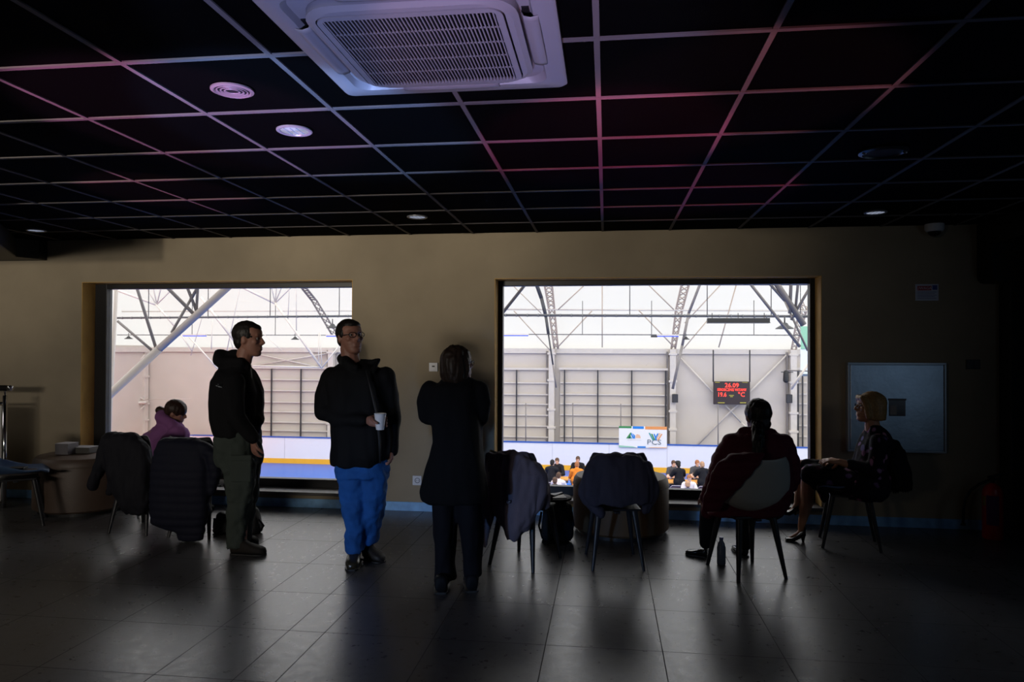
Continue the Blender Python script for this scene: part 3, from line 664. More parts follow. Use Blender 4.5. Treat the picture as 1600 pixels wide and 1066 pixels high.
def hand_into(mb, w, d, n, L=.185, curl=(.25, .5, .5), side=1, thumb=.6, spread=.08, r=.0085):
    """w wrist, d direction of the fingers, n palm normal (fingers curl towards it), side +1: thumb on d x n side"""
    d = V(d).normalized(); n = (V(n)-d*V(n).dot(d)).normalized(); t = d.cross(n)*side
    pl = L*.52
    mb.rings([ring(V(w)+d*a, t*b, n*c_, 2.6, 16) for a, b, c_ in ((-.01, .026, .019), (.02, .032, .019), (.05, .041, .016), (pl, .042, .013), (pl+.008, .034, .009))])
    for i, (o, l) in enumerate(((.031, .92), (.010, 1.0), (-.011, .94), (-.031, .74))):
        p = V(w)+d*(pl-.004)+t*o; dd = (d+t*spread*(1.5-i)*.8).normalized(); ang = 0; pts = [p]
        for seg, cu in zip((.42, .33, .25), curl):
            ang += cu*(1+.08*i); q = dd*math.cos(ang)+n*math.sin(ang); p = p+q*(L*.47*l*seg); pts.append(p)
        mb.chain(pts, [r*1.05, r, r*.92, r*.8])
    p = V(w)+d*.028+t*.028; dd = (d*.75+t*.85).normalized(); p1 = p+dd*.036; p2 = p1+(dd*(1-thumb)+d*.5+n*thumb).normalized()*.032; p3 = p2+(d*.6+n*thumb-t*.3*thumb).normalized()*.025
    mb.chain([p, p1, p2, p3], [.015, .012, .0105, .009])
def shoe(parent, heel, toe, m, sole, h=.085, w=.043, L=None, world=True, name='shoe', pump=False, hh=.0):
    heel, toe = V(heel), V(toe); d = (toe-heel); d.z = 0; L = d.length; d.normalize(); t = d.cross(V((0, 0, 1)))
    rr = []
    sh = [(0, .55, .75, 0), (.03, .72, .95, 0), (.12, .80, 1.0, 0), (.26, .80, 1.02, 0), (.36, .78, .88, 0), (.5, .86, .70, 0), (.68, 1.0, .56, 0), (.85, .94, .47, 0), (.95, .72, .38, 0), (1, .36, .25, 0)]
    for a, ww, hg, _ in sh:
        z0 = heel.z+.012+hh*max(0, 1-a/.6)
        hgt = h*hg*(.62 if pump and a > .05 else 1)
        rr.append(ring(heel+d*(a*L)+V((0, 0, z0-heel.z+hgt/2)), t*w*ww, V((0, 0, hgt/2)), 2.5, 20))
    o = MB().rings(rr).build(name, m, parent, smooth=True, world=world)
    s = MB(); pr = []
    for a, ww, hg, _ in sh:
        z0 = hh*max(0, 1-a/.6)
        pr.append(ring(heel+d*(a*L)+V((0, 0, z0+.007)), t*(w*ww+.003), V((0, 0, .007)), 4, 16))
    s.rings(pr)
    if hh: s.rings([ring(heel+d*.02, t*.008, d*.008, 2, 12), ring(heel+d*.022+V((0, 0, hh+.01)), t*.022, d*.024, 2, 12)])
    s.build('sole', sole, o, smooth='angle', world=world); return o
RUB = mat('sole_rubber', (.015, .013, .012), .6)
def torso_rings(pts, n=28):   # pts: (centre, half width vec, half depth vec, exponent)
    return [ring(c, u, v, e, n) for c, u, v, e in pts]

# ---------- man in the hoodie (profile, facing right)
b = flo(384, 860); Y = b.y; P = lambda x, y, d=0: at(x, y, Y+d)
rt = empty('person', V((P(384, 860).x, Y, 0)), 'man in black hoodie and grey-green cargo trousers standing in profile before the left window', 'person')
fr = Frame(P(389.5, 531), (1, .10, -.06), (.04, 0, 1), 1.06)
mb = MB(); head_into(mb, fr)
mb.chain([P(385, 545), P(378, 572), P(372, 590)], [.062, .064, .08])
S = [(590, 350, 392, .15), (610, 341, 402, .19), (650, 340, 401, .17), (690, 344, 399, .16), (715, 346, 401, .165)]
mb.rings([ring((P(l, y)+P(r_, y))/2, (P(r_, y)-P(l, y))/2*.68, V((0, h*.7, 0)), 2.3) for y, l, r_, h in S])
for dy in (-.09, .10): mb.chain([P(377, 712, dy), P(380, 770, dy), P(378, 850, dy)], [.058, .045, .035])
mb.chain([P(372, 604, -.20), P(365, 655, -.24), P(394, 688, -.20)], [.038, .034, .027]); hand_into(mb, P(396, 689, -.20), P(397, 700, -.2)-P(396, 689, -.2), (.5, .6, 0), L=.15, curl=(.3, .4, .4))
mb.chain([P(372, 604, .20), P(366, 650, .23), P(396, 660, .16)], [.038, .034, .027]); hand_into(mb, P(398, 660, .16), (.5, -.3, -.4), (0, -.6, -.2), L=.15, curl=(.5, .7, .6))
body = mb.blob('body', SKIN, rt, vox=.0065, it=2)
eyes(fr, body)
h = MB(); h.ell(fr(0, -.024, .044), tuple(1.06*q for q in (.087, .106, .094)), fr.rot()); h.ell(fr(0, -.055, -.01), tuple(1.06*q for q in (.072, .055, .07)), fr.rot()); h.ell(fr(0, .030, .086), tuple(1.06*q for q in (.052, .052, .032)), fr.rot())
h.blob('hair', hairm('hair_dark', (.010, .008, .007)), rt, vox=.007, fold=.0025, fs=60, it=2)
# hoodie
j = MB()
S = [(571, 357, 388, .09), (580, 344, 393, .15), (595, 337, 399, .20), (612, 335, 404, .215), (635, 335, 405, .21), (655, 336, 404, .20), (670, 340, 402, .19), (681, 343, 401, .185)]
j.rings([ring((P(l, y)+P(r_, y))/2, (P(r_, y)-P(l, y))/2, V((0, h_, 0)), 2.4) for y, l, r_, h_ in S])
j.chain([P(346, 562, -.05), P(346, 562, .05)], [.060, .060]); j.chain([P(341, 552, -.04), P(341, 552, .04)], [.022, .022]); j.chain([P(345, 556, 0), P(368, 556, 0)], [.045, .05]); j.chain([P(350, 566, -.07), P(376, 566, -.075), P(392, 574, 0)], [.055, .035, .02]); j.chain([P(350, 566, .07), P(376, 566, .075), P(392, 574, 0)], [.055, .035, .02]); j.chain([P(341, 551, -.03), P(341, 551, .03)], [.02, .02]); j.cap(P(362, 562), P(378, 574), .075, .08)
j.chain([P(366, 596, -.19), P(364, 622, -.235), P(366, 652, -.25), P(396, 684, -.21)], [.075, .072, .066, .046])
j.chain([P(366, 596, .19), P(366, 622, .235), P(370, 650, .24), P(402, 648, .10), P(403, 658, .0)], [.075, .07, .062, .05, .045])
HOOD = mat('black_cotton', (.0055, .0055, .007), .85, bump=.2, bscale=200)
hd = j.blob('hoodie', HOOD, rt, vox=.012, fold=.016, fs=9, seed=1)
m = MB()
for i, (x, y, a, b_) in enumerate(((341, 603, 1.6, .7), (344.5, 604.2, 1.4, .9), (348, 605, 1.6, .6), (343, 600.8, 1.0, .35))):
    yy = Y-.16-.10*((x-337)/16)
    m.obox(at(x, y, Y-.235), (a*.0045, 0, -.001), (0, .02, 0), (0, 0, b_*.0045))
m.build('back_print', mat('print_grey', (.20, .22, .24), .7), hd)
m = MB(); m.path([at(392, 574, Y-.05), at(393.5, 583, Y-.10), at(394, 592, Y-.09)], .003); m.build('drawstring', mat('cord_grey', (.12, .12, .12), .7), hd, smooth=True)
# trousers
CARGO = mat('grey_green_trousers', (.045, .056, .050), .8, bump=.4, bscale=140, var=.08)
j = MB()
S = [(672, 343, 401, .175), (690, 341, 403, .185), (712, 344, 405, .185), (726, 347, 404, .18)]
j.rings([ring((P(l, y)+P(r_, y))/2, (P(r_, y)-P(l, y))/2, V((0, h_, 0)), 2.5) for y, l, r_, h_ in S])
for dy, ox in ((-.10, -2), (.10, 5)):
    L_ = [(715, 350, 403, .095), (745, 353, 401, .09), (780, 357, 397, .078), (815, 359, 391, .068), (840, 360, 387, .066), (856, 358, 388, .072)]
    j.rings([ring((P(l+ox, y, dy)+P(r_+ox, y, dy))/2, (P(r_, y)-P(l, y))/2*.96, V((0, h_, 0)), 2.3) for y, l, r_, h_ in L_])
tr = j.blob('trousers', CARGO, rt, vox=.011, fold=.020, fs=11, stretch=(1, 1, .9), seed=4)
m = MB(); m.obox(P(377, 735, -.193), (.075, .012, 0), (0, .014, 0), (0, 0, .085)); m.obox(P(377, 716, -.200), (.078, .012, 0), (0, .012, 0), (0, 0, .022)); m.build('cargo_pocket', CARGO, tr, bevel=.008)
BOOT = mat('brown_suede', (.022, .018, .015), .8, bump=.3)
hb = flo(361, 861)
shoe(rt, flo(362, 866), flo(415, 868), BOOT, RUB, h=.115, w=.05)
shoe(rt, V((at(364, 850, Y+.13).x, Y+.13, 0)), V((at(404, 850, Y+.16).x, Y+.15, 0)), BOOT, RUB, h=.115, w=.05)

# ---------- man in jeans with the cup
b = flo(560, 884); Y = b.y+.05; P = lambda x, y, d=0: at(x, y, Y+d)
rt = empty('person', V((P(562, 880).x, Y, 0)), 'man with glasses in black jacket and blue jeans holding a white cup', 'person')
fd = V((.72, -.66, .10))
fr = Frame(P(547.5, 528), fd, (-.05, 0, 1), 1.03)
mb = MB(); head_into(mb, fr)
mb.chain([P(545, 545), P(549, 566), P(552, 580)], [.062, .066, .08])
S = [(575, 520, 598, .11), (600, 518, 606, .13), (650, 524, 606, .14), (700, 528, 602, .13), (735, 530, 602, .13)]
mb.rings([ring((P(l, y)+P(r_, y))/2, (P(r_, y)-P(l, y))/2*.7, V((0, h*.7, 0)), 2.3) for y, l, r_, h in S])
mb.chain([P(548, 735, -.0), P(553, 800), P(553, 862)], [.058, .045, .035]); mb.chain([P(588, 735, .0), P(584, 790, .05), P(579, 845, .12)], [.058, .045, .035])
wr = P(574, 657, -.17)
mb.chain([P(520, 590, .0), P(508, 645, -.06), wr], [.038, .034, .027])
cupc = P(594, 659, -.235)
# hand closed round the cup from the left, thumb in front
t_ = Frame(cupc, (0, -1, 0)); L = .18
mb.rings([ring(a, V((0, 0, c1)), V((0, c2, 0)), 2.5, 16) for a, c1, c2 in ((wr, .026, .022), (P(578, 658, -.19), .036, .024), (P(584, 658, -.20), .042, .020), (P(586.5, 658, -.205), .036, .016))])
for i, zz in enumerate((.030, .011, -.009, -.028)):
    pts = []
    for a in (150, 112, 70, 38-4*i):       # fingers wrap behind the cup
        pts.append(cupc+V((.046*math.cos(R(a)), .046*math.sin(R(a)), zz-.004)))
    mb.chain(pts, [.0095, .009, .0085, .0075])
mb.chain([P(581, 655, -.215)+V((0, -.01, .01)), cupc+V((-.047, -.022, .014)), cupc+V((-.026, -.044, .002)), cupc+V((-.004, -.049, -.008))], [.014, .0115, .010, .0085])
mb.chain([P(605, 592, .0), P(612, 645, .02), P(613, 695, .0)], [.038, .034, .027]); hand_into(mb, P(613, 698, 0), (0, -.1, -1), (-1, -.2, 0), L=.16, curl=(.3, .4, .4))
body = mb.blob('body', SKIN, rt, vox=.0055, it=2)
eyes(fr, body); glasses(fr, rt, mat('glasses_black', (.01, .01, .012), .25))
h = MB(); k = 1.03
h.ell(fr(0, -.025, .046), tuple(k*q for q in (.087, .106, .092)), fr.rot()); h.ell(fr(0, -.055, -.005), tuple(k*q for q in (.073, .055, .07)), fr.rot()); h.ell(fr(0, .034, .084), tuple(k*q for q in (.062, .052, .034)), fr.rot())
for s in (-1, 1): h.ell(fr(s*.072, .0, .03), tuple(k*q for q in (.012, .03, .035)), fr.rot())
h.blob('hair', MATS['hair_dark'], rt, vox=.007, fold=.0025, fs=60, it=2)
j = MB()
S = [(570, 532, 576, .07), (578, 516, 594, .12), (592, 508, 606, .15), (620, 512, 612, .165), (660, 518, 611, .17), (690, 519, 609, .17), (712, 519, 607, .165), (727, 520, 596, .15)]
j.rings([ring((P(l, y)+P(r_, y))/2, (P(r_, y)-P(l, y))/2, V((0, h_, 0)), 2.5) for y, l, r_, h_ in S])
j.chain([P(533, 560, .05), P(541, 566, -.08), P(556, 575, -.12)], [.035, .03, .025]); j.chain([P(545, 562, .08), P(576, 568, .04), P(592, 562, -.01), P(584, 580, -.1)], [.025, .02, .014, .016]); j.cap(P(549, 574, .02), P(560, 584, .02), .085, .1)
j.chain([P(519, 592, .0), P(508, 618, -.02), P(506, 642, -.05), P(530, 655, -.12), wr+V((-.03, 0, 0))], [.085, .076, .07, .060, .048])
j.chain([P(601, 592, .0), P(609, 620, .02), P(613, 655, .03), P(613, 705, .0)], [.08, .072, .062, .045])
JK = mat('black_jacket_cloth', (.0055, .0055, .0065), .8, bump=.25, bscale=180)
jk = j.blob('jacket', JK, rt, vox=.012, fold=.018, fs=9, seed=21)
m = MB(); m.path([P(572, 578, -.155), P(580, 610, -.185), P(589, 650, -.19), P(593, 690, -.19), P(594, 724, -.17)], [.006, .009, .009, .009, .007]); m.build('front_edge', mat('jacket_edge', (.012, .012, .014), .6), jk, smooth=True)
m = MB(); m.chain([P(611, 712, .02), P(617, 716, -.0)], [.03, .012]); 
j = MB(); DEN = mat('blue_denim', (.018, .10, .34), .8, bump=.5, bscale=160, var=.22, vscale=7)
S = [(708, 530, 600, .12), (728, 527, 606, .135), (745, 526, 607, .135)]
j.rings([ring((P(l, y)+P(r_, y))/2, (P(r_, y)-P(l, y))/2, V((0, h_, 0)), 2.5) for y, l, r_, h_ in S])
L1 = [(735, 526, 574, .11, 0), (765, 530, 572, .105, 0), (795, 535, 571, .095, 0), (830, 539, 568, .08, 0), (855, 541, 569, .075, 0), (864, 541, 568, .075, 0)]
L2 = [(735, 566, 607, .11, 0), (765, 568, 604, .105, .02), (795, 566, 600, .095, .05), (825, 565, 592, .08, .09), (848, 566, 589, .075, .12)]
for LL in (L1, L2): j.rings([ring((P(l, y, d)+P(r_, y, d))/2, (P(r_, y, d)-P(l, y, d))/2, V((0, h_, 0)), 2.3) for y, l, r_, h_, d in LL])
j.blob('jeans', DEN, rt, vox=.011, fold=.020, fs=11, stretch=(1, 1, .9), seed=6)
LTH = mat('brown_leather_boot', (.030, .024, .014), .28)
f1 = flo(553, 893); sh = shoe(rt, V((at(556, 872, Y+.10).x, Y+.10, 0)), V((at(551, 890, Y-.17).x, Y-.19, 0)), LTH, RUB, h=.125, w=.052)
c = flo(583, 866); shoe(rt, V((at(582, 858, c.y).x-.02, Y+.13, 0)), V((at(612, 864, c.y).x, Y+.03, 0)), mat('dark_shoe', (.018, .014, .012), .6), RUB, h=.11, w=.05)
# the cup he holds
cr = empty('paper_cup', cupc+V((0, 0, -.055)), 'white ribbed disposable cup in the hand of the man in jeans', 'cup')
CUP = mat('cup_white', (.80, .80, .82), .5); cb = cupc+V((0, 0, -.055)); prof = [(.027, 0), (.0275, .003)]
for i in range(11): prof += [(.028+.001*i, .006+i*.0088), (.029+.001*i, .010+i*.0088)]
prof += [(.0395, .106), (.0415, .109), (.0395, .112), (.037, .109), (.027, .006), (.001, .005)]
MB().lathe(prof, cb, 32).build('cup_body', CUP, cr, smooth='angle'); MB().lathe([(.0355, .094), (.001, .094)], cb).build('coffee', mat('coffee', (.02, .01, .005), .1), cr)

# ---------- woman standing with her back to the camera
b = flo(712, 918); Y = b.y; P = lambda x, y, d=0: at(x, y, Y+d)
rt = empty('person', V((P(712, 918).x, Y, 0)), 'woman in long black coat standing with her back turned beside the right window', 'person')
fr = Frame(P(716, 569), (.78, .62, .02), (0, 0, 1), .93)
mb = MB(); head_into(mb, fr); mb.chain([P(713, 585), P(712, 605)], [.055, .065])
S = [(610, 676, 748, .10), (650, 682, 746, .11), (700, 680, 748, .12), (760, 676, 752, .13), (785, 678, 750, .12)]
mb.rings([ring((P(l, y)+P(r_, y))/2, (P(r_, y)-P(l, y))/2*.7, V((0, h*.7, 0)), 2.3) for y, l, r_, h in S])
mb.chain([P(694, 780), P(696, 840), P(696, 905)], [.075, .055, .035]); mb.chain([P(733, 780), P(738, 840), P(738, 900)], [.075, .055, .035])
for sx, cx_, ex_ in ((-1, 672, 664), (1, 750, 754)):
    mb.chain([P(cx_, 612), P(ex_, 650, .03), P(712+sx*12, 655, .17)], [.045, .04, .028]); hand_into(mb, P(712+sx*10, 655, .175), (-sx, .1, .1), (0, -1, 0), L=.15, side=sx)
mb.blob('body', SKIN, rt, vox=.0065, it=2)
eyes(fr, rt.children[0]); glasses(fr, rt, MATS['glasses_black'])
h = MB(); k = .93
h.ell(fr(0, -.018, .036), tuple(k*q for q in (.092, .112, .098)), fr.rot())
h.rings([ring(fr(0, -.035, z), fr.S*a*k, fr.F*b_*k, 2.2) for z, a, b_ in ((.05, .096, .092), (0, .106, .092), (-.06, .106, .088), (-.11, .094, .076), (-.135, .080, .06))])
for s in (-1, 1): h.chain([fr(s*.072, .02, .03), fr(s*.082, .025, -.04), fr(s*.072, .02, -.12)], [.022, .020, .012])
h.blob('hair', hairm('hair_brown', (.022, .013, .008)), rt, vox=.008, fold=.008, fs=40, stretch=(1, 1, .2), it=3)
j = MB()
S = [(590, 700, 724, .05), (596, 686, 737, .08), (604, 672, 748, .12), (618, 671, 750, .14), (650, 674, 750, .15), (690, 677, 753, .15), (730, 667, 757, .16), (765, 657.5, 762, .17), (778, 660, 763, .165), (785, 671, 760, .15)]
j.rings([ring((P(l, y)+P(r_, y))/2, (P(r_, y)-P(l, y))/2, V((0, h_, 0)), 2.5) for y, l, r_, h_ in S])
j.chain([P(674, 611), P(666, 628), P(666, 650, .03), P(695, 655, .15)], [.065, .062, .056, .045]); j.chain([P(747, 611), P(751, 630), P(749, 652, .03), P(728, 655, .15)], [.065, .062, .056, .045])
j.chain([P(693, 596), P(716, 592, -.04), P(737, 598)], [.03, .035, .03])
CT2 = mat('black_wool_coat', (.0045, .0045, .0055), .9, bump=.3, bscale=200)
j.blob('coat', CT2, rt, vox=.012, fold=.015, fs=8, seed=31)
j = MB()
L1 = [(770, 674, 713, .10), (800, 676, 713, .095), (840, 678, 711, .08), (880, 681, 710, .075), (905, 680, 711, .08)]
L2 = [(770, 712, 755, .10), (800, 715, 754, .095), (840, 721, 753, .08), (875, 724, 753, .075), (900, 726, 753, .078)]
for LL in (L1, L2): j.rings([ring((P(l, y)+P(r_, y))/2, (P(r_, y)-P(l, y))/2, V((0, h_, 0)), 2.3) for y, l, r_, h_ in LL])
j.blob('trousers', mat('black_trousers', (.005, .005, .008), .85), rt, vox=.011, fold=.014, fs=11, seed=8)
DS = mat('black_shoe', (.006, .006, .008), .7)
c = flo(697, 930); shoe(rt, V((P(697, 920).x, c.y-.0, 0)), V((P(694, 920).x-.03, c.y+.23, 0)), DS, RUB, h=.10, w=.052)
c = flo(739, 927); shoe(rt, V((P(742, 920).x, c.y, 0)), V((P(734, 920).x-.02, c.y+.23, 0)), DS, RUB, h=.10, w=.052)

# ---------- woman in burgundy on the chair
Y = bw.y+.02; P = lambda x, y, d=0: at(x, y, Y+d)
rt = empty('person', V((bw.x, bw.y, .46)), 'woman with long dark ponytail in burgundy padded jacket sitting with her back turned', 'person')
fr = Frame(P(1184, 652, .02), (-.18, .98, -.03), (.0, 0, 1), 1.0)
mb = MB(); head_into(mb, fr); mb.chain([P(1184, 665), P(1186, 690)], [.055, .07])
S = [(695, 1148, 1222, .11), (730, 1140, 1224, .12), (765, 1142, 1222, .13), (795, 1138, 1226, .15)]
mb.rings([ring((P(l, y)+P(r_, y))/2, (P(r_, y)-P(l, y))/2*.7, V((0, h*.7, 0)), 2.3) for y, l, r_, h in S])
k1, k2 = P(1112, 775, .38), P(1168, 775, .44)
a1, a2 = P(1102, 848, .22), P(1165, 850, .30)
mb.chain([P(1160, 790, .0), k1, a1], [.09, .065, .035]); mb.chain([P(1205, 790, .0), k2, a2], [.09, .065, .035])
lw = P(1104, 778, .16); mb.chain([P(1146, 700), P(1124, 745, .02), lw], [.038, .034, .027]); hand_into(mb, lw, (-.1, .9, -.3), (0, 0, -1), L=.16, side=-1)
rw = P(1215, 775, .28); mb.chain([P(1222, 700), P(1236, 750, .05), rw], [.038, .034, .027]); hand_into(mb, rw, (-.5, .8, 0), (0, 0, -1), L=.16)
mb.blob('body', SKIN, rt, vox=.0065, it=2)
h = MB()
h.ell(fr(0, -.010, .034), (.090, .113, .100), fr.rot()); h.ell(fr(0, -.05, -.04), (.072, .065, .065), fr.rot())
h.blob('hair', hairm('hair_black', (.007, .005, .005)), rt, vox=.008, fold=.005, fs=50, it=3)
h = MB(); pp = [P(1184, 668, -.10), P(1185, 690, -.165), P(1184, 715, -.185), P(1182, 735, -.20)]
h.chain(pp, [.045, .042, .038, .022])
h.blob('ponytail', MATS['hair_black'], rt, vox=.008, fold=.008, fs=50, stretch=(1, 1, .15), it=2)
m = MB()
for i in range(40):
    x = 1184+random.uniform(-9, 9); m.path([P(x, 700, -.21), P(x+random.uniform(-1, 1), 728, -.225), P(x*.5+591.5+random.uniform(-6, 6), 738+random.random()*14, -.24)], [.0025, .002, .001], 5)
m.build('loose_strands', MATS['hair_black'], rt)
tag(rt.children[-1], kind='stuff')
m = MB(); m.rings([ring(P(1184, 671, -.11), (.044, 0, 0), (0, .036, .01), 2, 20), ring(P(1184, 674, -.118), (.044, 0, 0), (0, .036, .01), 2, 20)]); m.build('hair_tie', BLK, rt, smooth=True)
j = MB()
S = [(672, 1166, 1206, .07), (679, 1152, 1221, .10), (688, 1140, 1230, .13), (705, 1132, 1234, .15), (735, 1126, 1236, .16), (765, 1120, 1238, .17), (790, 1110, 1232, .18), (802, 1104, 1226, .18)]
j.rings([ring((P(l, y)+P(r_, y))/2, (P(r_, y)-P(l, y))/2, V((0, h_, 0)), 2.5) for y, l, r_, h_ in S])
j.chain([P(1144, 694), P(1128, 722), P(1118, 750, .02), P(1104, 778, .12)], [.075, .075, .068, .05])
j.chain([P(1224, 694), P(1234, 722), P(1236, 750, .03), rw+V((.02, -.04, 0))], [.072, .070, .062, .05])
j.chain([P(1112, 790, .08), P(1106, 800, .1)], [.06, .05]); j.rings([ring((P(l, y, d)+P(r_, y, d))/2, (P(r_, y, d)-P(l, y, d))/2, V((0, .035, 0)), 3) for y, l, r_, d in ((708, 1140, 1196, -.24), (722, 1122, 1190, -.315), (740, 1112, 1176, -.31), (760, 1105, 1158, -.295), (780, 1098, 1138, -.27), (800, 1098, 1122, -.25))]); j.chain([P(1160, 676), P(1184, 674, -.06), P(1208, 677)], [.035, .035, .035])
BUR = mat('burgundy_padded', (.075, .007, .019), .7, bump=.3, bscale=60)
jk = j.blob('padded_jacket', BUR, rt, vox=.012, fold=.008, fs=10, seed=41)
for v in jk.data.vertices:
    z = (v.co+rt.location).z; v.co += v.normal*(.006*abs(math.sin(z*math.pi/.075))-.003)
j = MB(); j.chain([P(1160, 790, .02), k1, a1], [.105, .082, .050]); j.chain([P(1205, 790, .02), k2, a2], [.105, .082, .050])
j.blob('trousers', MATS['black_trousers'], rt, vox=.011, fold=.008, fs=11)
hl = flo(1106, 873); shoe(rt, V((hl.x, hl.y+.02, 0)), V((flo(1072, 866).x, flo(1072, 866).y, 0)), mat('glossy_black_shoe', (.008, .008, .009), .2), RUB, h=.085, w=.042, pump=True)
hl = flo(1165, 873); shoe(rt, V((hl.x, hl.y+.02, 0)), V((hl.x-.03, hl.y+.26, 0)), MATS['glossy_black_shoe'], RUB, h=.085, w=.042, pump=True)

# ---------- blonde woman in the floral dress (profile, facing left)
Y = rc.y-.02; P = lambda x, y, d=0: at(x, y, Y+d)
rt = empty('person', V((rc.x, rc.y, .46)), 'blonde woman with glasses in dark floral dress sitting in profile by the metal cabinet', 'person')
fr = Frame(P(1358.5, 636.5), (-1, .05, .03), (.03, 0, 1), .98)
mb = MB(); head_into(mb, fr); mb.chain([P(1362, 655), P(1364, 675)], [.052, .06])
S = [(688, 1346, 1390, .13), (715, 1340, 1390, .13), (740, 1336, 1384, .13), (765, 1330, 1380, .15)]
mb.rings([ring((P(l, y)+P(r_, y))/2, (P(r_, y)-P(l, y))/2*.7, V((0, h*.75, 0)), 2.3) for y, l, r_, h in S])
toe = flo(1227, 845); dY = toe.y-Y; hl_ = flo(1257, 846); hl_.y = toe.y-.03; hl_.x = at(1259, 840, hl_.y).x
kn, an = P(1262, 742, dY*.75), at(1252, 822, toe.y)
kf, af = P(1254, 728, dY*.75+.1), at(1246, 788, toe.y+.02)
mb.chain([P(1350, 758, -.09), P(1310, 747, dY*.35), kn], [.06, .06, .054]); mb.chain([P(1350, 758, .09), P(1300, 738, dY*.5+.08), kf], [.07, .06, .052])
mb.chain([kn, P(1261, 785, dY*.9), an, at(1252, 832, toe.y)], [.054, .050, .028, .025]); mb.chain([kf, P(1251, 762, dY+.05), af, at(1241, 796, toe.y+.02)], [.050, .046, .027, .024])
mb.chain([at(1252, 832, toe.y), hl_.lerp(toe, .5)+V((0, 0, .045)), hl_.lerp(toe, .8)+V((0, 0, .022))], [.025, .020, .012]); mb.chain([at(1241, 797, toe.y+.02), at(1234, 800, toe.y+.02)], [.024, .016])
hw = P(1312, 722, -.10); mb.chain([P(1372, 692, -.15), P(1366, 738, -.19), hw], [.045, .04, .026]); hand_into(mb, hw, (-1, .15, .1), (0, .2, -1), L=.16, side=-1, curl=(.2, .35, .3))
hw2 = P(1310, 722, .06); mb.chain([P(1372, 692, .15), P(1366, 738, .17), hw2], [.045, .04, .026]); hand_into(mb, hw2, (-1, -.4, .1), (0, .2, -1), L=.16, side=1, curl=(.2, .35, .3))
mb.blob('body', mat('skin_warm', (.42, .20, .11), .5, var=.05, vscale=20), rt, vox=.0065, it=2)
eyes(fr, rt.children[0]); glasses(fr, rt, MATS['glasses_black'])
h = MB(); k = .98
h.ell(fr(0, -.022, .038), tuple(k*q for q in (.094, .108, .092)), fr.rot())
h.rings([ring(fr(0, c_, z), fr.S*a*k, fr.F*b_*k, 2.3) for z, c_, a, b_ in ((.05, -.03, .092, .092), (0, -.036, .099, .088), (-.05, -.038, .102, .084), (-.088, -.038, .100, .080), (-.098, -.038, .092, .070))])
for s in (-1, 1): h.chain([fr(s*.055, .070, .075), fr(s*.084, .045, .02), fr(s*.090, .030, -.07)], [.022, .024, .022])
h.ell(fr(0, .070, .072), tuple(k*q for q in (.066, .028, .024)), fr.rot())
h.blob('bob_hair', hairm('hair_blonde', (.30, .17, .06)), rt, vox=.007, fold=.003, fs=60, stretch=(1, 1, .1), it=3)
def floral():
    m = bpy.data.materials.new('floral_dress'); m.use_nodes = True; nt = m.node_tree; b = nt.nodes['Principled BSDF']; b.inputs['Roughness'].default_value = .8; b.inputs['Specular IOR Level'].default_value = .12
    tc = nt.nodes.new('ShaderNodeTexCoord'); nz = nt.nodes.new('ShaderNodeTexNoise'); nz.inputs['Scale'].default_value = 9; vo = nt.nodes.new('ShaderNodeTexVoronoi'); vo.inputs['Scale'].default_value = 17
    mx = nt.nodes.new('ShaderNodeVectorMath'); mx.operation = 'MULTIPLY_ADD'; mx.inputs[1].default_value = (.08, .08, .08)
    nt.links.new(tc.outputs['Object'], nz.inputs['Vector']); nt.links.new(nz.outputs['Color'], mx.inputs[0]); nt.links.new(tc.outputs['Object'], mx.inputs[2]); nt.links.new(mx.outputs[0], vo.inputs['Vector'])
    cr = nt.nodes.new('ShaderNodeValToRGB'); cr.color_ramp.elements[0].position = .30; cr.color_ramp.elements[0].color = (1, 1, 1, 1); cr.color_ramp.elements[1].position = .42; cr.color_ramp.elements[1].color = (0, 0, 0, 1)
    nt.links.new(vo.outputs['Distance'], cr.inputs[0]); c2 = nt.nodes.new('ShaderNodeValToRGB'); e = c2.color_ramp.elements
    e[0].color = (.010, .008, .014, 1); e[0].position = .45; e[1].color = (.42, .18, .26, 1); e[1].position = .95
    q = c2.color_ramp.elements.new(.6); q.color = (.20, .06, .13, 1); q = c2.color_ramp.elements.new(.75); q.color = (.10, .10, .26, 1)
    sp = nt.nodes.new('ShaderNodeSeparateColor'); nt.links.new(vo.outputs['Color'], sp.inputs[0]); nt.links.new(sp.outputs[0], c2.inputs[0])
    mm = nt.nodes.new('ShaderNodeMix'); mm.data_type = 'RGBA'; mm.inputs['A'].default_value = (.010, .008, .014, 1)
    nt.links.new(cr.outputs[0], mm.inputs['Factor']); nt.links.new(c2.outputs[0], mm.inputs['B']); nt.links.new(mm.outputs['Result'], b.inputs['Base Color']); return m
j = MB()
S = [(664, 1356, 1374, .06), (672, 1352, 1384, .10), (684, 1346, 1391, .16), (700, 1340, 1394, .16), (725, 1334, 1393, .18), (745, 1328, 1390, .21), (768, 1316, 1384, .23), (778, 1324, 1376, .20)]
j.rings([ring((P(l, y)+P(r_, y))/2, (P(r_, y)-P(l, y))/2, V((0, h_, 0)), 2.4) for y, l, r_, h_ in S])
j.chain([P(1352, 758, -.09), P(1310, 748, dY*.35), P(1268, 742, dY*.7)], [.125, .115, .088]); j.chain([P(1352, 756, .09), P(1300, 740, dY*.5+.08), P(1262, 732, dY*.75+.09)], [.12, .10, .078]); j.chain([P(1320, 757, .05), P(1276, 752, dY*.6)], [.09, .07])
j.chain([P(1374, 690, -.15), P(1370, 715, -.18), P(1366, 736, -.19), P(1330, 726, -.13)], [.065, .06, .056, .040]); j.chain([P(1374, 690, .15), P(1370, 715, .18), P(1366, 736, .18), P(1330, 726, .10)], [.065, .06, .056, .040])
j.chain([P(1285, 765, -.02), P(1288, 782, .0)], [.05, .025])
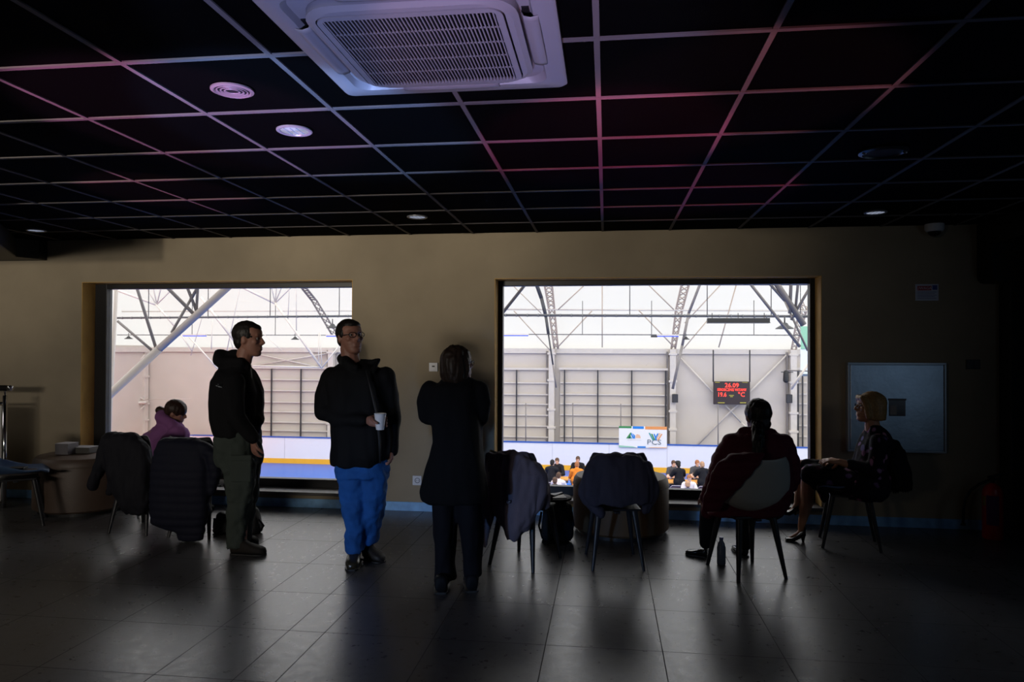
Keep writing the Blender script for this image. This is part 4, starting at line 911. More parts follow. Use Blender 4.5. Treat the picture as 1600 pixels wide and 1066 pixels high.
j.blob('floral_dress', floral(), rt, vox=.011, fold=.010, fs=12, seed=51)
PUMP = mat('black_pump', (.008, .007, .009), .2)
shoe(rt, hl_, toe, PUMP, PUMP, h=.06, w=.038, pump=True, hh=.055)
q_ = at(1247, 805, toe.y+.02); sh = shoe(rt, q_, at(1225, 805, toe.y+.02), PUMP, PUMP, h=.06, w=.036, pump=True, hh=.04)

# ---------- person in the purple hoodie seated by the left window
Y = 6.38; P = lambda x, y, d=0: at(x, y, Y+d)
st = V((P(250, 760).x, Y, 0))
rt = empty('round_stool', st, 'dark round stool under the person in the purple hoodie, mostly hidden by the coats', 'stool')
MB().lathe([(.17, .40), (.18, .41), (.18, .44), (.17, .45), (.01, .452)], st).build('seat', BLK, rt, smooth='angle')
for a in range(4): MB().tube(st+V((.19*math.cos(R(45+90*a)), .19*math.sin(R(45+90*a)), 0)), st+V((.12*math.cos(R(45+90*a)), .12*math.sin(R(45+90*a)), .41)), .012).build('leg', BLK, rt, smooth=True)
rt = empty('person', V((st.x, Y, .455)), 'person in a purple hoodie leaning forward on a seat at the left window', 'person')
fr = Frame(P(275, 645), (.90, .25, -.30), (.25, 0, 1), .92)
mb = MB(); head_into(mb, fr); mb.chain([P(268, 655), P(258, 672)], [.055, .07])
mb.chain([P(250, 692), P(244, 720), P(246, 745)], [.15, .13, .14]); mb.chain([P(246, 748, -.08), P(300, 745, -.02), P(302, 815, 0)], [.08, .06, .04]); mb.chain([P(246, 748, .1), P(306, 745, .1), P(306, 812, .12)], [.08, .06, .04])
hw = P(305, 728, .0); mb.chain([P(262, 688, -.15), P(278, 725, -.14), hw], [.045, .04, .026]); hand_into(mb, hw, (1, .2, 0), (0, 0, -1), L=.15); hw = P(305, 728, .12); mb.chain([P(262, 688, .2), P(278, 725, .2), hw], [.045, .04, .026]); hand_into(mb, hw, (1, -.2, 0), (0, 0, -1), L=.15, side=-1)
mb.blob('body', SKIN, rt, vox=.008, it=2); eyes(fr, rt.children[0])
h = MB(); k = .92; h.ell(fr(0, -.014, .038), tuple(k*q for q in (.092, .112, .098)), fr.rot()); h.ell(fr(0, -.05, -.01), tuple(k*q for q in (.074, .062, .07)), fr.rot())
h.ell(P(250, 641.5), (.042, .04, .042)); h.cap(P(250, 641.5), P(262, 641), .02, .03)
h.blob('hair', hairm('hair_auburn', (.028, .012, .008)), rt, vox=.008, fold=.004, fs=50, it=3)
j = MB(); j.chain([P(265, 662, .0), P(254, 650, 0)], [.11, .06]); j.chain([P(252, 652, -.06), P(270, 664, -.09), P(283, 668, -.02)], [.05, .05, .04]); j.chain([P(252, 652, .06), P(270, 664, .09)], [.05, .05])
j.chain([P(264, 684), P(246, 700), P(240, 728), P(246, 750)], [.16, .185, .175, .16]); j.cap(P(280, 680, -.1), P(276, 682, .14), .10, .10)
j.chain([P(266, 690, -.16), P(280, 722, -.15), P(298, 727, -.02)], [.08, .065, .045]); j.chain([P(266, 690, .2), P(280, 722, .2), P(298, 727, .12)], [.08, .065, .045])
j.blob('purple_hoodie', mat('purple_cotton', (.23, .085, .24), .85, bump=.2, bscale=150), rt, vox=.012, fold=.016, fs=10, seed=61)
j = MB(); j.chain([P(246, 750, -.08), P(300, 745, -.02), P(302, 812, 0)], [.09, .075, .055]); j.chain([P(246, 750, .1), P(306, 745, .1), P(306, 810, .12)], [.09, .075, .055]); j.blob('trousers', MATS['black_trousers'], rt, vox=.012)
for dy, x in ((0, 302), (.12, 306)): q = P(x, 818, dy); shoe(rt, V((q.x-.05, q.y, 0)), V((q.x+.18, q.y, 0)), DS, RUB)

# ================================================================== THE HALL BEYOND THE WINDOWS
DB = 31.0; DW = 33.0
XL = at(232, 600, DW).x; XR = 16.0
def hallfloor():
    m = bpy.data.materials.new('sports_floor'); m.use_nodes = True; nt = m.node_tree; b = nt.nodes['Principled BSDF']; b.inputs['Roughness'].default_value = .35
    tc = nt.nodes.new('ShaderNodeTexCoord'); sp = nt.nodes.new('ShaderNodeSeparateXYZ'); nt.links.new(tc.outputs['Object'], sp.inputs[0])
    ma = nt.nodes.new('ShaderNodeMath'); ma.operation = 'LESS_THAN'; ma.inputs[1].default_value = at(372, 740, 29.5).x; nt.links.new(sp.outputs[0], ma.inputs[0])
    mx = nt.nodes.new('ShaderNodeMix'); mx.data_type = 'RGBA'; mx.inputs['A'].default_value = (.012, .12, .55, 1); mx.inputs['B'].default_value = (.70, .05, .05, 1)
    nt.links.new(ma.outputs[0], mx.inputs['Factor']); nt.links.new(mx.outputs['Result'], b.inputs['Base Color']); return m
struct('floor_hall', MB().box((XL, WY+WT+.01, HZ-.3), (XR, DW+.5, HZ)), hallfloor())
HW = mat('hall_wall_panel', (.58, .525, .475), .8, bump=.15, bscale=3, var=.03, vscale=1.2)
EZ = at(900, 549, DW).z
struct('wall_hall_far', MB().box((XL-.3, DW+.02, HZ), (XR, DW+.3, EZ)), HW)
struct('wall_hall_left', MB().box((XL-.3, WY+WT, HZ), (XL, DW, EZ+.2)), HW)
def membrane():
    m = bpy.data.materials.new('roof_membrane'); m.use_nodes = True; nt = m.node_tree; nt.nodes.remove(nt.nodes['Principled BSDF']); out = nt.nodes['Material Output']
    t = nt.nodes.new('ShaderNodeBsdfTranslucent'); t.inputs[0].default_value = (.62, .61, .60, 1); d = nt.nodes.new('ShaderNodeBsdfDiffuse'); d.inputs[0].default_value = (.7, .69, .68, 1)
    mx = nt.nodes.new('ShaderNodeMixShader'); mx.inputs[0].default_value = .4; nt.links.new(t.outputs[0], mx.inputs[1]); nt.links.new(d.outputs[0], mx.inputs[2]); nt.links.new(mx.outputs[0], out.inputs[0]); return m
# membrane: steep curve above the far eave, flattening over the hall
prof = []
for i in range(21):
    a = math.pi/2*i/20; prof.append((DW+.2-13*(1-math.cos(a)), EZ-.05+8.6*math.sin(a)))
prof += [(y, z) for y, z in ((16, EZ+8.9), (12, EZ+8.2), (9.5, EZ+6.5), (8, EZ+4), (WY+WT+.1, EZ+1.2))]
m = MB(); m.rings([[V((XL-.3, y, z)) for y, z in prof], [V((XR+.5, y, z)) for y, z in prof]], closed=False, cap=False)
struct('ceiling_membrane', m, membrane(), smooth=True)
m = MB(); m.add([V((XL-.3, y, z)) for y, z in prof]+[V((XL-.3, DW+.2, EZ)), ], [tuple(range(len(prof)))]) 
struct('wall_hall_gable', m, bpy.data.materials['roof_membrane'])
struct('trim_5', MB().box((XL-.2, DW-.1, EZ-.10), (XR, DW+.02, EZ+.12)), STEEL)
struct('trim_6', MB().box((XL+.01, 12, EZ-.12), (XL+.12, DW-.1, EZ+.12)), STEEL)
# dasher boards round the pitch
def b_line(Y, x): return x
bx0 = at(372, 740, DB).x-2.2
rt = empty('dasher_boards', V((0, DB, HZ)), 'long white dasher boards with blue rail and yellow kick band along the far hall wall', 'boards')
MB().box((bx0, DB, HZ+.22), (XR, DB+.06, HZ+1.15)).build('white_panel', mat('board_white', (.78, .76, .80), .4), rt)
MB().box((bx0, DB-.012, HZ+.001), (XR, DB+.06, HZ+.219)).build('kick_band', mat('kick_yellow', (.85, .42, .02), .4), rt)
MB().box((bx0, DB-.03, HZ+1.151), (XR, DB+.09, HZ+1.20)).build('top_rail', mat('rail_blue', (.02, .09, .40), .35), rt)
j = MB(); x = bx0+2
while x < XR: j.box((x-.006, DB-.006, HZ+.22), (x+.006, DB-.001, HZ+1.15)); x += 2.4
j.build('panel_joint', mat('joint_grey', (.45, .44, .46), .5), rt)
# left end of the boards bends round to the camera side
e = MB(); e2 = MB(); e3 = MB(); pts = [(bx0-2.8*math.sin(R(a)), DB-2.8*(1-math.cos(R(a)))) for a in range(0, 91, 10)]+[(bx0-2.8, 16)]
def strip(z0, z1, off): return [[V((x+off, y, z0)), V((x+off, y-.0, z1))] for x, y in pts]
for mm, z0, z1 in ((e, .22, 1.15), (e2, .001, .219), (e3, 1.151, 1.20)): mm.rings(strip(HZ+z0, HZ+z1, 0), closed=False, cap=False)
for mm, n_, mt in ((e, 'curved_panel', 'board_white'), (e2, 'curved_kick_band', 'kick_yellow'), (e3, 'curved_rail', 'rail_blue')):
    o = mm.build(n_, MATS[mt], rt); o.modifiers.new('s', 'SOLIDIFY').thickness = .06
# protective glass posts
def hall_bar(name, a, b, Y, wpx, m, label=None, cat=None, parent=None, Y2=None, n=8, group=None):
    p, q = at(*a, Y), at(*b, Y if Y2 is None else Y2); r = wpx/2*Y/F_PX/.97
    o = MB().tube(p, q, r, n=n).build(name, m, parent, smooth=True)
    if label: tag(o, label, cat, group)
    return o
for px, y0 in ((821.5, 630), (895, 630), (970, 631), (1122, 633), (335, 625), (405, 626), (636, 630)):
    if px in (636,): continue
    rt2 = hall_bar('net_post', (px, y0), (px, 700 if px > 700 else 692), DB+.2, 1.6, GSTEEL, {821.5: 'thin grey net post behind the boards, leftmost in the right window', 895: 'thin grey net post behind the boards, left of the banner', 970: 'thin grey net post right above the banner', 1122: 'thin grey net post below the scoreboard', 335: 'thin grey net post beside the man in the hoodie, left one', 405: 'thin grey net post just right of the man in the hoodie'}[px], 'post', group='net posts behind the boards')
# columns of the far wall
cols = [(862, 'white column left of the banner, with the arch above it'), (1051, 'white column between the banner and the scoreboard'), (1239, 'white column at the right end of the right window'), (226, 'white corner column at the left end of the hall'), (518, 'white column of the hall wall behind the man in jeans')]
for px, lab in cols:
    c = at(px, 600, DW-.25); rt = empty('hall_column', V((c.x, DW-.25, HZ)), lab, 'column', 'white steel columns of the hall')
    hw = .13
    MB().box((c.x-hw, DW-.42, HZ), (c.x+hw, DW-.13, EZ+.1)).build('shaft', STEEL, rt, bevel=.01)
    MB().box((c.x-hw-.13, DW-.2, HZ), (c.x-hw-.06, DW-.10, EZ-.0)).build('guide_rail', GSTEEL, rt)
    for z in (EZ-.15, EZ-1.35, HZ+1.6, HZ+2.4): MB().box((c.x-hw-.05, DW-.45, z), (c.x+hw+.05, DW-.12, z+.09)).build('bracket', STEEL, rt)
# curtain / gate frames between the columns
def gate(px0, px1, pys, pxs, label, top=578, bot=702):
    a = at(px0, top, DW-.3); b = at(px1, bot, DW-.3); rt = empty('wall_gate', V(((a.x+b.x)/2, DW-.3, HZ)), label, 'gate', 'fabric gates with horizontal bars in the hall wall')
    MB().box((a.x, DW-.12, HZ), (b.x, DW-.08, a.z)).build('fabric', mat('gate_fabric', (.54, .485, .43), .8, bump=.3, bscale=2), rt)
    MB().box((a.x-.05, DW-.24, a.z), (b.x+.05, DW-.14, a.z+.10)).build('top_beam', STEEL, rt)
    for y in pys: z = at(px0, y, DW-.2).z; MB().box((a.x, DW-.22, z-.03), (b.x, DW-.16, z+.03)).build('bar', STEEL, rt)
    for x in pxs: xx = at(x, 640, DW-.25).x; MB().box((xx-.03, DW-.28, HZ), (xx+.03, DW-.23, a.z)).build('upright', DSTEEL, rt)
ys = [598, 616, 631, 648, 665, 682]
gate(780, 857, ys, (807, 859), 'fabric gate with bars at the left side of the right window', top=578)
gate(875, 1042, ys, (882, 934, 987, 1040), 'fabric gate with bars behind the banner')
gate(1246, 1262, ys, (1247, 1254), 'fabric gate with bars at the right edge of the right window')
gate(395, 512, [593, 610, 628, 643, 659, 672, 686], (424, 470), 'fabric gate with bars between the two men in the left window', top=576)
# bracing on the far wall
def bars(name, label, cat, segs, Y, m, dflt=3, sub='bar', group=None):
    p = at(*segs[0][0], segs[0][3] if len(segs[0]) > 3 and segs[0][3] else Y)
    rt = empty(name, p, label, cat, group)
    for s in segs:
        a, b = s[0], s[1]; w_ = s[2] if len(s) > 2 else dflt; y = s[3] if len(s) > 3 and s[3] else Y; y2 = s[4] if len(s) > 4 else y; mm = s[5] if len(s) > 5 else m
        pp, qq = at(*a, y), at(*b, y2)
        if name in ('near_truss', 'end_post', 'cable_tray', 'roof_truss', 'arch_leg'):     # members that leave the window run on up to the roof
            if a[1] <= 456: pp = pp+(pp-qq)*(1.2/max(.3, (pp-qq).length))
            if b[1] <= 456: qq = qq+(qq-pp)*(1.2/max(.3, (pp-qq).length))
            if a == (166, 622): pp = pp+(pp-at(249, 545, y))*2.6
            if name == 'end_post': qq = qq+(qq-pp)*((qq.z-HZ)/(pp.z-qq.z))
        MB().tube(pp, qq, w_/2*((y+y2)/2)/F_PX/.98, n=8).build(sub, mm, rt, smooth=True)
    return rt
bars('wall_brace', 'crossed white bracing behind the scoreboard', 'brace', [((1064, 560), (1158, 660), 2.6), ((1231, 553), (1084, 701), 2.6), ((1158, 660), (1180, 680), 2.2)], DW-.15, STEEL)
bars('wall_brace', 'flat crossed white bracing between the men above the gate', 'brace', [((395, 552), (503, 575), 2.4), ((527, 550), (395, 572), 2.4)], DW-.15, STEEL)
bars('wall_brace', 'white bracing of the end wall in the left corner of the hall', 'brace', [((176, 606), (226, 555), 3), ((176, 602), (226, 625), 2.2), ((188, 668), (226, 634), 2.2)], DW-.6, STEEL)
bars('end_wall_girt', 'pale horizontal girt with a bent pipe on the end wall of the hall', 'girt', [((174, 631), (229, 629), 5), ((186, 680), (187, 634), 2.4), ((187, 634), (191, 629), 2.4), ((227, 625), (300, 623), 1)], DW-.7, STEEL)
# roof trusses: arches over the far columns
TAN = mat('truss_beige', (.42, .34, .28), .5, var=.05)
def lattice(label, left, right, Y, w_=2.2, n=12, m=TAN, y1=None):
    """two curved chords given by pixels, webbed together; the chords stand a little apart in depth"""
    rt = empty('roof_truss', at(*left[-1], Y), label, 'truss', 'lattice arches that spring from the hall columns')
    y1 = Y-1.2 if y1 is None else y1
    def samp(pl, t):
        s = t*(len(pl)-1); i = min(int(s), len(pl)-2); k = s-i; return (pl[i][0]+(pl[i+1][0]-pl[i][0])*k, pl[i][1]+(pl[i+1][1]-pl[i][1])*k)
    A = [at(*samp(left, i/n), Y+(y1-Y)*(1-i/n)) for i in range(n+1)]; B = [at(*samp(right, i/n), Y+(y1-Y)*(1-i/n)) for i in range(n+1)]
    MB().path(A, w_/2*Y/F_PX, 8).build('chord', m, rt, smooth=True); MB().path(B, w_/2*Y/F_PX, 8).build('chord', m, rt, smooth=True)
    wb = MB()
    for i in range(n): wb.tube(A[i], B[i+1], w_*.28*Y/F_PX, n=6); wb.tube(B[i], A[i+1], w_*.28*Y/F_PX, n=6)
    wb.build('web', m, rt, smooth=True); return rt
lattice('lattice arch rising over the column left of the banner', [(850, 440), (857, 480), (866, 545)], [(862, 440), (866, 480), (872, 545)], DW-.3, 3)
lattice('lattice arch rising over the column between banner and scoreboard', [(1066, 440), (1056, 485), (1049, 545)], [(1078, 440), (1066, 485), (1055, 545)], DW-.3, 3)
lattice('lattice arch at the right edge of the right window', [(1254, 470), (1243, 510), (1236, 550)], [(1262, 480), (1252, 515), (1243, 550)], DW-.3, 2.6)
lattice('lattice arch in the left window right of the hooded man', [(470, 449), (487, 470), (519, 524)], [(478, 449), (495, 470), (528, 524)], DW-4, 2.6, m=GSTEEL)
# curved dark cable tray and the near legs of the arches
bars('cable_tray', 'curved black cable tray following the arch at the left of the right window', 'cable tray', [((837, 441), (846, 466), 6), ((846, 466), (853, 495), 5.5), ((853, 495), (857, 523), 4.5), ((857, 523), (864, 570), 2.5), ((864, 570), (869, 606), 2.5, None, 29, GSTEEL)], 29, mat('tray_black', (.05, .05, .055), .6), sub='tray_segment')
bars('arch_leg', 'slim grey tube leg of an arch in front of the centre column', 'truss', [((1095, 441), (1076, 490), 4), ((1076, 490), (1066, 540), 4), ((1066, 540), (1051, 608), 4)], 27, GSTEEL, sub='tube')
bars('roof_rods', 'thin crossing bracing rods under the white roof in the right window', 'bracing', [((803, 448), (846, 490), 1.4), ((916, 443), (872, 484), 1.8), ((1011, 443), (1053, 484), 1.8), ((803, 486), (860, 548), 1.6), ((925, 486), (871, 543), 1.8), ((998, 485), (1049, 538), 1.8), ((941, 443), (941, 543), 1.6), ((1128, 443), (1070, 505), 1.6), ((1106, 500), (1068, 545), 1.6), ((1151, 443), (1123, 543), 1.8), ((1010, 570), (1010, 571), 1)], 31.2, TAN, sub='rod')
bars('roof_purlin', 'white horizontal purlin under the roof in the right window', 'purlin', [((781, 483.5), (1262, 486), 2.2)], 31.4, STEEL)
bars('roof_purlin', 'white horizontal purlin under the roof in the left window', 'purlin', [((182, 487), (551, 486), 1.6)], 31.4, STEEL)
# big near truss at the left end
NT = 12
bars('near_truss', 'massive pale diagonal truss leg with webs crossing the left window', 'truss', [((166, 622), (249, 545), 13.5), ((249, 545), (352, 452), 12.5), ((214, 450), (244, 545), 5, None, 12, GSTEEL), ((264, 452), (302, 490), 6, None, 12, GSTEEL), ((309, 449), (298, 468), 5, None, 12, GSTEEL), ((298, 468), (268, 520), 4.5, None, 12, GSTEEL), ((293, 450), (307, 486), 5, None, 12, GSTEEL), ((309, 450), (307, 484), 4.5, None, 12, GSTEEL), ((184, 502), (238, 548), 4.5, None, 12, GSTEEL)], NT, mat('truss_pale', (.42, .37, .33), .5), sub='member')
bars('end_post', 'pale vertical post just inside the left frame of the left window', 'post', [((182, 445), (174, 610), 6)], 13, MATS['truss_pale'], sub='shaft')
bars('roof_truss', 'pale truss with fanned struts at the top left of the left window', 'truss', [((187, 455), (244, 476), 4), ((244, 476), (275, 512), 3.4), ((240, 452), (245, 476), 2), ((251, 452), (245, 476), 2), ((268, 453), (245, 476), 2), ((230, 452), (244, 476), 1.6), ((314, 465), (366, 532), 4.4), ((275, 512), (300, 548), 2), ((296, 527), (340, 576), 2.6)], 22, STEEL, sub='strut')
bars('roof_truss', 'pale truss with fanned struts above the men in the left window', 'truss', [((379, 449), (430, 474), 4), ((430, 474), (503, 575), 4), ((424, 449), (430, 473), 2), ((432, 449), (430, 473), 1.6), ((440, 449), (430, 473), 2), ((455, 449), (431, 473), 2), ((375, 449), (352, 560), 1.6), ((463, 449), (463, 520), 1.6), ((452, 449), (450, 500), 1.4), ((503, 575), (530, 540), 2.2), ((503, 575), (500, 520), 1.6), ((498, 520), (498, 572), 1.6), ((395, 572), (503, 574), 2.4), ((350, 500), (365, 548), 1.2), ((330, 448), (298, 556), 1.0), ((410, 520), (440, 548), 1.0), ((330, 546), (332, 500), 1.4)], 24, STEEL, sub='strut')
# near members at the right end of the right window
bars('near_truss', 'dark tube crossing the top left corner of the right window', 'truss', [((822, 443), (783, 492), 5)], 10, GSTEEL, sub='member')
bars('near_truss', 'cluster of grey truss members at the top right corner of the right window', 'truss', [((1172, 443), (1250, 542), 4.5), ((1214, 444), (1256, 508), 9), ((1202, 443), (1226, 470), 4), ((1226, 470), (1262, 548), 3.2), ((1236, 443), (1234, 490), 5), ((1247, 443), (1243, 482), 4), ((1262, 455), (1236, 500), 4), ((1204, 444), (1230, 444), 4), ((1262, 570), (1236, 608), 4, None, 14, STEEL), ((1262, 580), (1231, 579), 2)], 14, GSTEEL, sub='member')
# pipes and hangers
def pipe(px0, px1, y0, y1, Y, w_, label, hang):
    rt = empty('ceiling_pipe', at(px0, y0, Y), label, 'pipe'); a, b = at(px0, y0, Y), at(px1, y1, Y)
    MB().tube(a, b, w_/2*Y/F_PX).build('pipe', mat('pipe_dark', (.07, .07, .075), .6), rt, smooth=True)
    m = MB(); nn = int((b-a).length/.3)
    for i in range(nn): c = a.lerp(b, (i+.5)/nn); m.tube(c, c+V((.03, 0, 0)), w_/2*Y/F_PX*1.25, n=8)
    m.build('clips', mat('pipe_dark2', (.12, .12, .12), .6), rt)
    for h in hang: p_ = at(h, y0+(y1-y0)*(h-px0)/(px1-px0), Y); MB().tube(p_, p_+V((0, 0, 1.2)), .012, n=6).build('hanger', DSTEEL, rt, smooth=True)
pipe(781, 1262, 492.5, 494.5, 20, 4, 'dark heating pipe running under the roof across the right window', (984, 1105, 1205))
pipe(183, 551, 497, 494, 20, 3.4, 'dark heating pipe running under the roof across the left window', (232, 325, 422, 530))
pipe(781, 1262, 522.5, 524, 26, 1.4, 'thin dark conduit below the heating pipe in the right window', (910, 1018, 1178))
pipe(183, 551, 523.5, 524, 26, 1.2, 'thin dark conduit below the heating pipe in the left window', (300, 430))
# radiant heater
a = at(1105, 501, 19); b = at(1202, 501, 19); rt = empty('radiant_heater', (a+b)/2, 'long black radiant heater hanging under the pipe in the right window', 'heater')
MB().box((a.x, a.y-.1, a.z-.05), (b.x, a.y+.1, a.z+.06)).build('housing', mat('heater_black', (.012, .012, .014), .5), rt, bevel=.01); MB().box((a.x, a.y-.14, a.z-.07), (b.x, a.y+.14, a.z-.051)).build('reflector', MATS['pipe_dark'], rt)
for k in (.08, .5, .92): p_ = a.lerp(b, k)+V((0, 0, .06)); MB().tube(p_, p_+V((0, 0, .13)), .01).build('hanger', DSTEEL, rt)
def highbay(px, py, Y, r, label):
    c = at(px, py, Y); rt = empty('high_bay_lamp', c, label, 'lamp', 'switched off high bay lamps under the hall roof')
    MB().lathe([(r, -.3*r), (r*.95, -.2*r), (r*.45, .1*r), (r*.3, .35*r), (.01, .45*r)], c, 20).build('shade', mat('lamp_black', (.02, .02, .022), .5), rt, smooth='angle')
    MB().tube(c+V((0, 0, .4*r)), c+V((0, 0, r*1.2)), r*.08).build('stem', DSTEEL, rt, smooth=True)
highbay(1226, 510, 16, .19, 'large black high bay lamp at the top right of the right window'); highbay(1072, 529, 27, .14, 'small black high bay lamp near the centre arch in the right window')
highbay(201, 528, 27, .16, 'small black high bay lamp at the left of the left window'); highbay(461, 529, 27, .16, 'small black high bay lamp between the two men in the left window'); highbay(519.5, 510, 18, .16, 'bluish high bay lamp above the head of the man in jeans')
BL = mat('blue_led', (.01, .02, .2), .6, emit=(.03, .10, 1), es=1.1)
for px0, px1, y, lab in ((781, 826, 524, 'blue glowing LED strip light at the left of the right window'), (1026, 1061, 525, 'blue glowing LED strip light left of the small lamp at the centre'), (285, 322, 524.5, 'blue glowing LED strip light in the left window'), (510, 526, 525, 'blue glowing LED strip light beside the head of the man in jeans')):
    a, b = at(px0, y, 25.5), at(px1, y, 25.5); rt = empty('led_strip_light', (a+b)/2, lab, 'strip light', 'blue LED strip lights under the hall roof')
    MB().box((a.x, a.y-.08, a.z-.0), (b.x, a.y+.08, a.z+.05)).build('housing', STEEL, rt); MB().box((a.x+.02, a.y-.07, a.z-.03), (b.x-.02, a.y+.07, a.z-.001)).build('glowing_tube', BL, rt)
a = at(1017, 525.5, 25.5); b = at(1027, 525.5, 25.5); tag(MB().box((a.x, a.y-.05, a.z-.04), (b.x, a.y+.05, a.z+.03)).build('driver_box', DSTEEL), 'small dark box at the end of the blue strip light', 'box')
# scoreboard
YS = DW-.5; a = at(1115, 632, YS); b = at(1172, 596.5, YS); rt = empty('scoreboard', V(((a.x+b.x)/2, YS, a.z)), 'hanging black scoreboard with glowing red digits 26.09 and 19.6 degrees', 'scoreboard')
MB().box((a.x, YS, a.z), (b.x, YS+.14, b.z)).build('cabinet', mat('board_black', (.03, .018, .02), .4), rt, bevel=.01)
for px in (1114.5, 1171.5): MB().tube(at(px, 597, YS+.07), at(px, 547, YS+.07), .03).build('hanging_bar', DSTEEL, rt, smooth=True)
LED = mat('red_led', (.9, .02, .01), .5, emit=(1, .045, .03), es=3.0); YL = mat('yellow_print', (.55, .5, .05), .5)
text('26.09', .27, at(1143.5, 602.6, YS-.01), FACE, LED, rt, 'date_digits', .004, sx=1.0)
text('SERDECZNIE WITAMY', .155, at(1143.5, 609.4, YS-.01), FACE, LED, rt, 'greeting_lettering', .004, sx=.80)
text('19.6', .27, at(1128, 617, YS-.01), FACE, LED, rt, 'temperature_digits', .004, sx=.85)
text('\u00b0C', .27, at(1158.5, 617, YS-.01), FACE, LED, rt, 'unit_sign', .004, sx=1.0)
for px, py, ww, hh in ((1143, 618, 7, .8), (1143, 620, 4, .8), (1127, 629.5, 10, 1.0), (1161, 629.5, 9, 1.0), (1121, 597.6, 7, .7), (1164, 597.8, 8, .5)):
    c = at(px, py, YS-.006); MB().obox(c, (ww/2*YS/F_PX, 0, 0), (0, .004, 0), (0, 0, hh/2*YS/F_PX)).build('small_marking', YL, rt)
def speaker(px, py, label):
    c = at(px, py, DW-.6); rt = empty('loudspeaker', c, label, 'loudspeaker', 'black loudspeakers on the hall columns')
    MB().prism([(c.x-.13, c.y-.10), (c.x+.13, c.y-.10), (c.x+.09, c.y+.14), (c.x-.09, c.y+.14)], c.z-.18, c.z+.18).build('cabinet', mat('speaker_cab', (.018, .018, .02), .6), rt, bevel=.01)
    MB().box((c.x-.11, c.y-.112, c.z-.16), (c.x+.11, c.y-.101, c.z+.16)).build('grille', DSTEEL, rt); MB().box((c.x-.03, c.y+.141, c.z-.03), (c.x+.03, c.y+.2, c.z+.03)).build('bracket', DSTEEL, rt)
speaker(1054.5, 622.5, 'black loudspeaker on the column left of the scoreboard'); speaker(1232.5, 623, 'black loudspeaker on the column right of the scoreboard')
c = at(1228, 586, DW-.6); rt = empty('spotlight', c, 'dark spotlight on the column above the right loudspeaker', 'spotlight')
MB().cap(c+V((0, 0, .1)), c+V((0, 0, -.22)), .10, .12).build('body', MATS['speaker_cab'], rt, smooth=True); MB().tube(c+V((-.2, 0, .12)), c+V((.3, 0, .12)), .02).tube(c+V((.05, 0, .1)), c+V((.2, .2, .1)), .03).build('yoke', DSTEEL, rt)
# banner
YB_ = DB+.0; a = at(967, 699, DB-.05); b = at(1042, 667, DB-.05); yb = DB-.05; W_ = b.x-a.x; H_ = b.z-a.z
rt = empty('banner', V(((a.x+b.x)/2, yb, a.z)), 'white banner with green, blue and orange strip and two logos hung on the boards', 'banner')
MB().box((a.x, yb-.01, a.z), (b.x, yb, b.z)).build('cloth', mat('banner_white', (.80, .78, .76), .7), rt)
GRN = mat('banner_green', (.06, .25, .09), .7); BLU = mat('banner_blue', (.03, .22, .62), .7); ORG = mat('banner_orange', (.75, .30, .10), .7); TEAL = mat('banner_teal', (.05, .30, .30), .7); GTX = mat('banner_text', (.12, .16, .20), .7); PEA = mat('banner_peach', (.80, .50, .32), .7)
def bq(pts, m, n_, d=.013):
    MB().prism([(a.x+W_*u, a.z+H_*v) for u, v in pts], yb-d-.003, yb-d, 1).build(n_, m, rt)
bq([(0, .90), (.265, .90), (.265, 1), (0, 1)], GRN, 'green_strip'); bq([(.29, .88), (.52, .88), (.52, 1), (.29, 1)], BLU, 'blue_strip'); bq([(.55, .86), (1, .86), (1, 1), (.55, 1)], ORG, 'orange_strip')
bq([(0, 0), (.37, 0), (.30, .05), (0, .09)], mat('banner_pale_green', (.30, .55, .40), .7), 'lower_green_strip'); bq([(.39, 0), (.56, 0), (.56, .07), (.39, .07)], BLU, 'lower_blue_strip'); bq([(.60, 0), (1, 0), (1, .05), (.66, .04)], PEA, 'lower_peach_strip')
bq([(.15, .42), (.24, .70), (.26, .70), (.23, .42)], GRN, 'logo_mountain'); bq([(.20, .42), (.24, .55), (.28, .42)], TEAL, 'logo_peak'); bq([(.26, .70), (.33, .42), (.29, .42), (.25, .62)], BLU, 'logo_slope'); bq([(.28, .68), (.34, .56), (.34, .42), (.33, .42)], BLU, 'logo_wave')
bq([(.35, .44), (.35, .58), (.44, .58), (.46, .44)], PEA, 'logo_building'); bq([(.37, .59), (.37, .62), (.43, .60), (.43, .59)], ORG, 'logo_roof'); bq([(.18, .345), (.47, .345), (.47, .36), (.18, .36)], mat('banner_grey', (.5, .5, .5), .7), 'logo_line')
for u0, u1, v0, mm in ((.62, .70, .70, TEAL), (.67, .73, .66, GRN), (.84, .76, .70, PEA), (.80, .73, .68, BLU), (.72, .77, .66, BLU), (.88, .80, .66, ORG)): bq([(u0, v0), (u0+.03, v0), (u1+.03, .36), (u1, .36)], mm, 'logo_stripe', .013+.002*random.random())
text('PCS', .30, V((a.x+W_*.735, yb-.02, a.z+H_*.26)), FACE, GTX, rt, 'lettering', .002, sx=1.2)
bq([(.68, .135), (.79, .135), (.79, .15), (.68, .15)], MATS['banner_grey'], 'small_line')
c = at(1257, 545, 20); a2 = at(1251, 588, 20); b2 = at(1263, 510, 20)
rt = empty('hanging_screen', V(((a2.x+b2.x)/2, 20, a2.z)), 'pale green and white hanging sheet at the right edge of the right window', 'banner')
MB().box((a2.x, 20, a2.z), (b2.x, 20.02, b2.z)).build('sheet', mat('sheet_white', (.7, .78, .80), .5), rt); MB().box((a2.x, 19.985, b2.z-.6), (b2.x, 19.995, b2.z)).build('green_field', mat('sheet_green', (.25, .5, .35), .6), rt); MB().box((a2.x, 19.985, a2.z+.0), (b2.x, 19.995, a2.z+.06)).build('dark_edge', mat('sheet_edge', (.1, .14, .2), .6), rt)
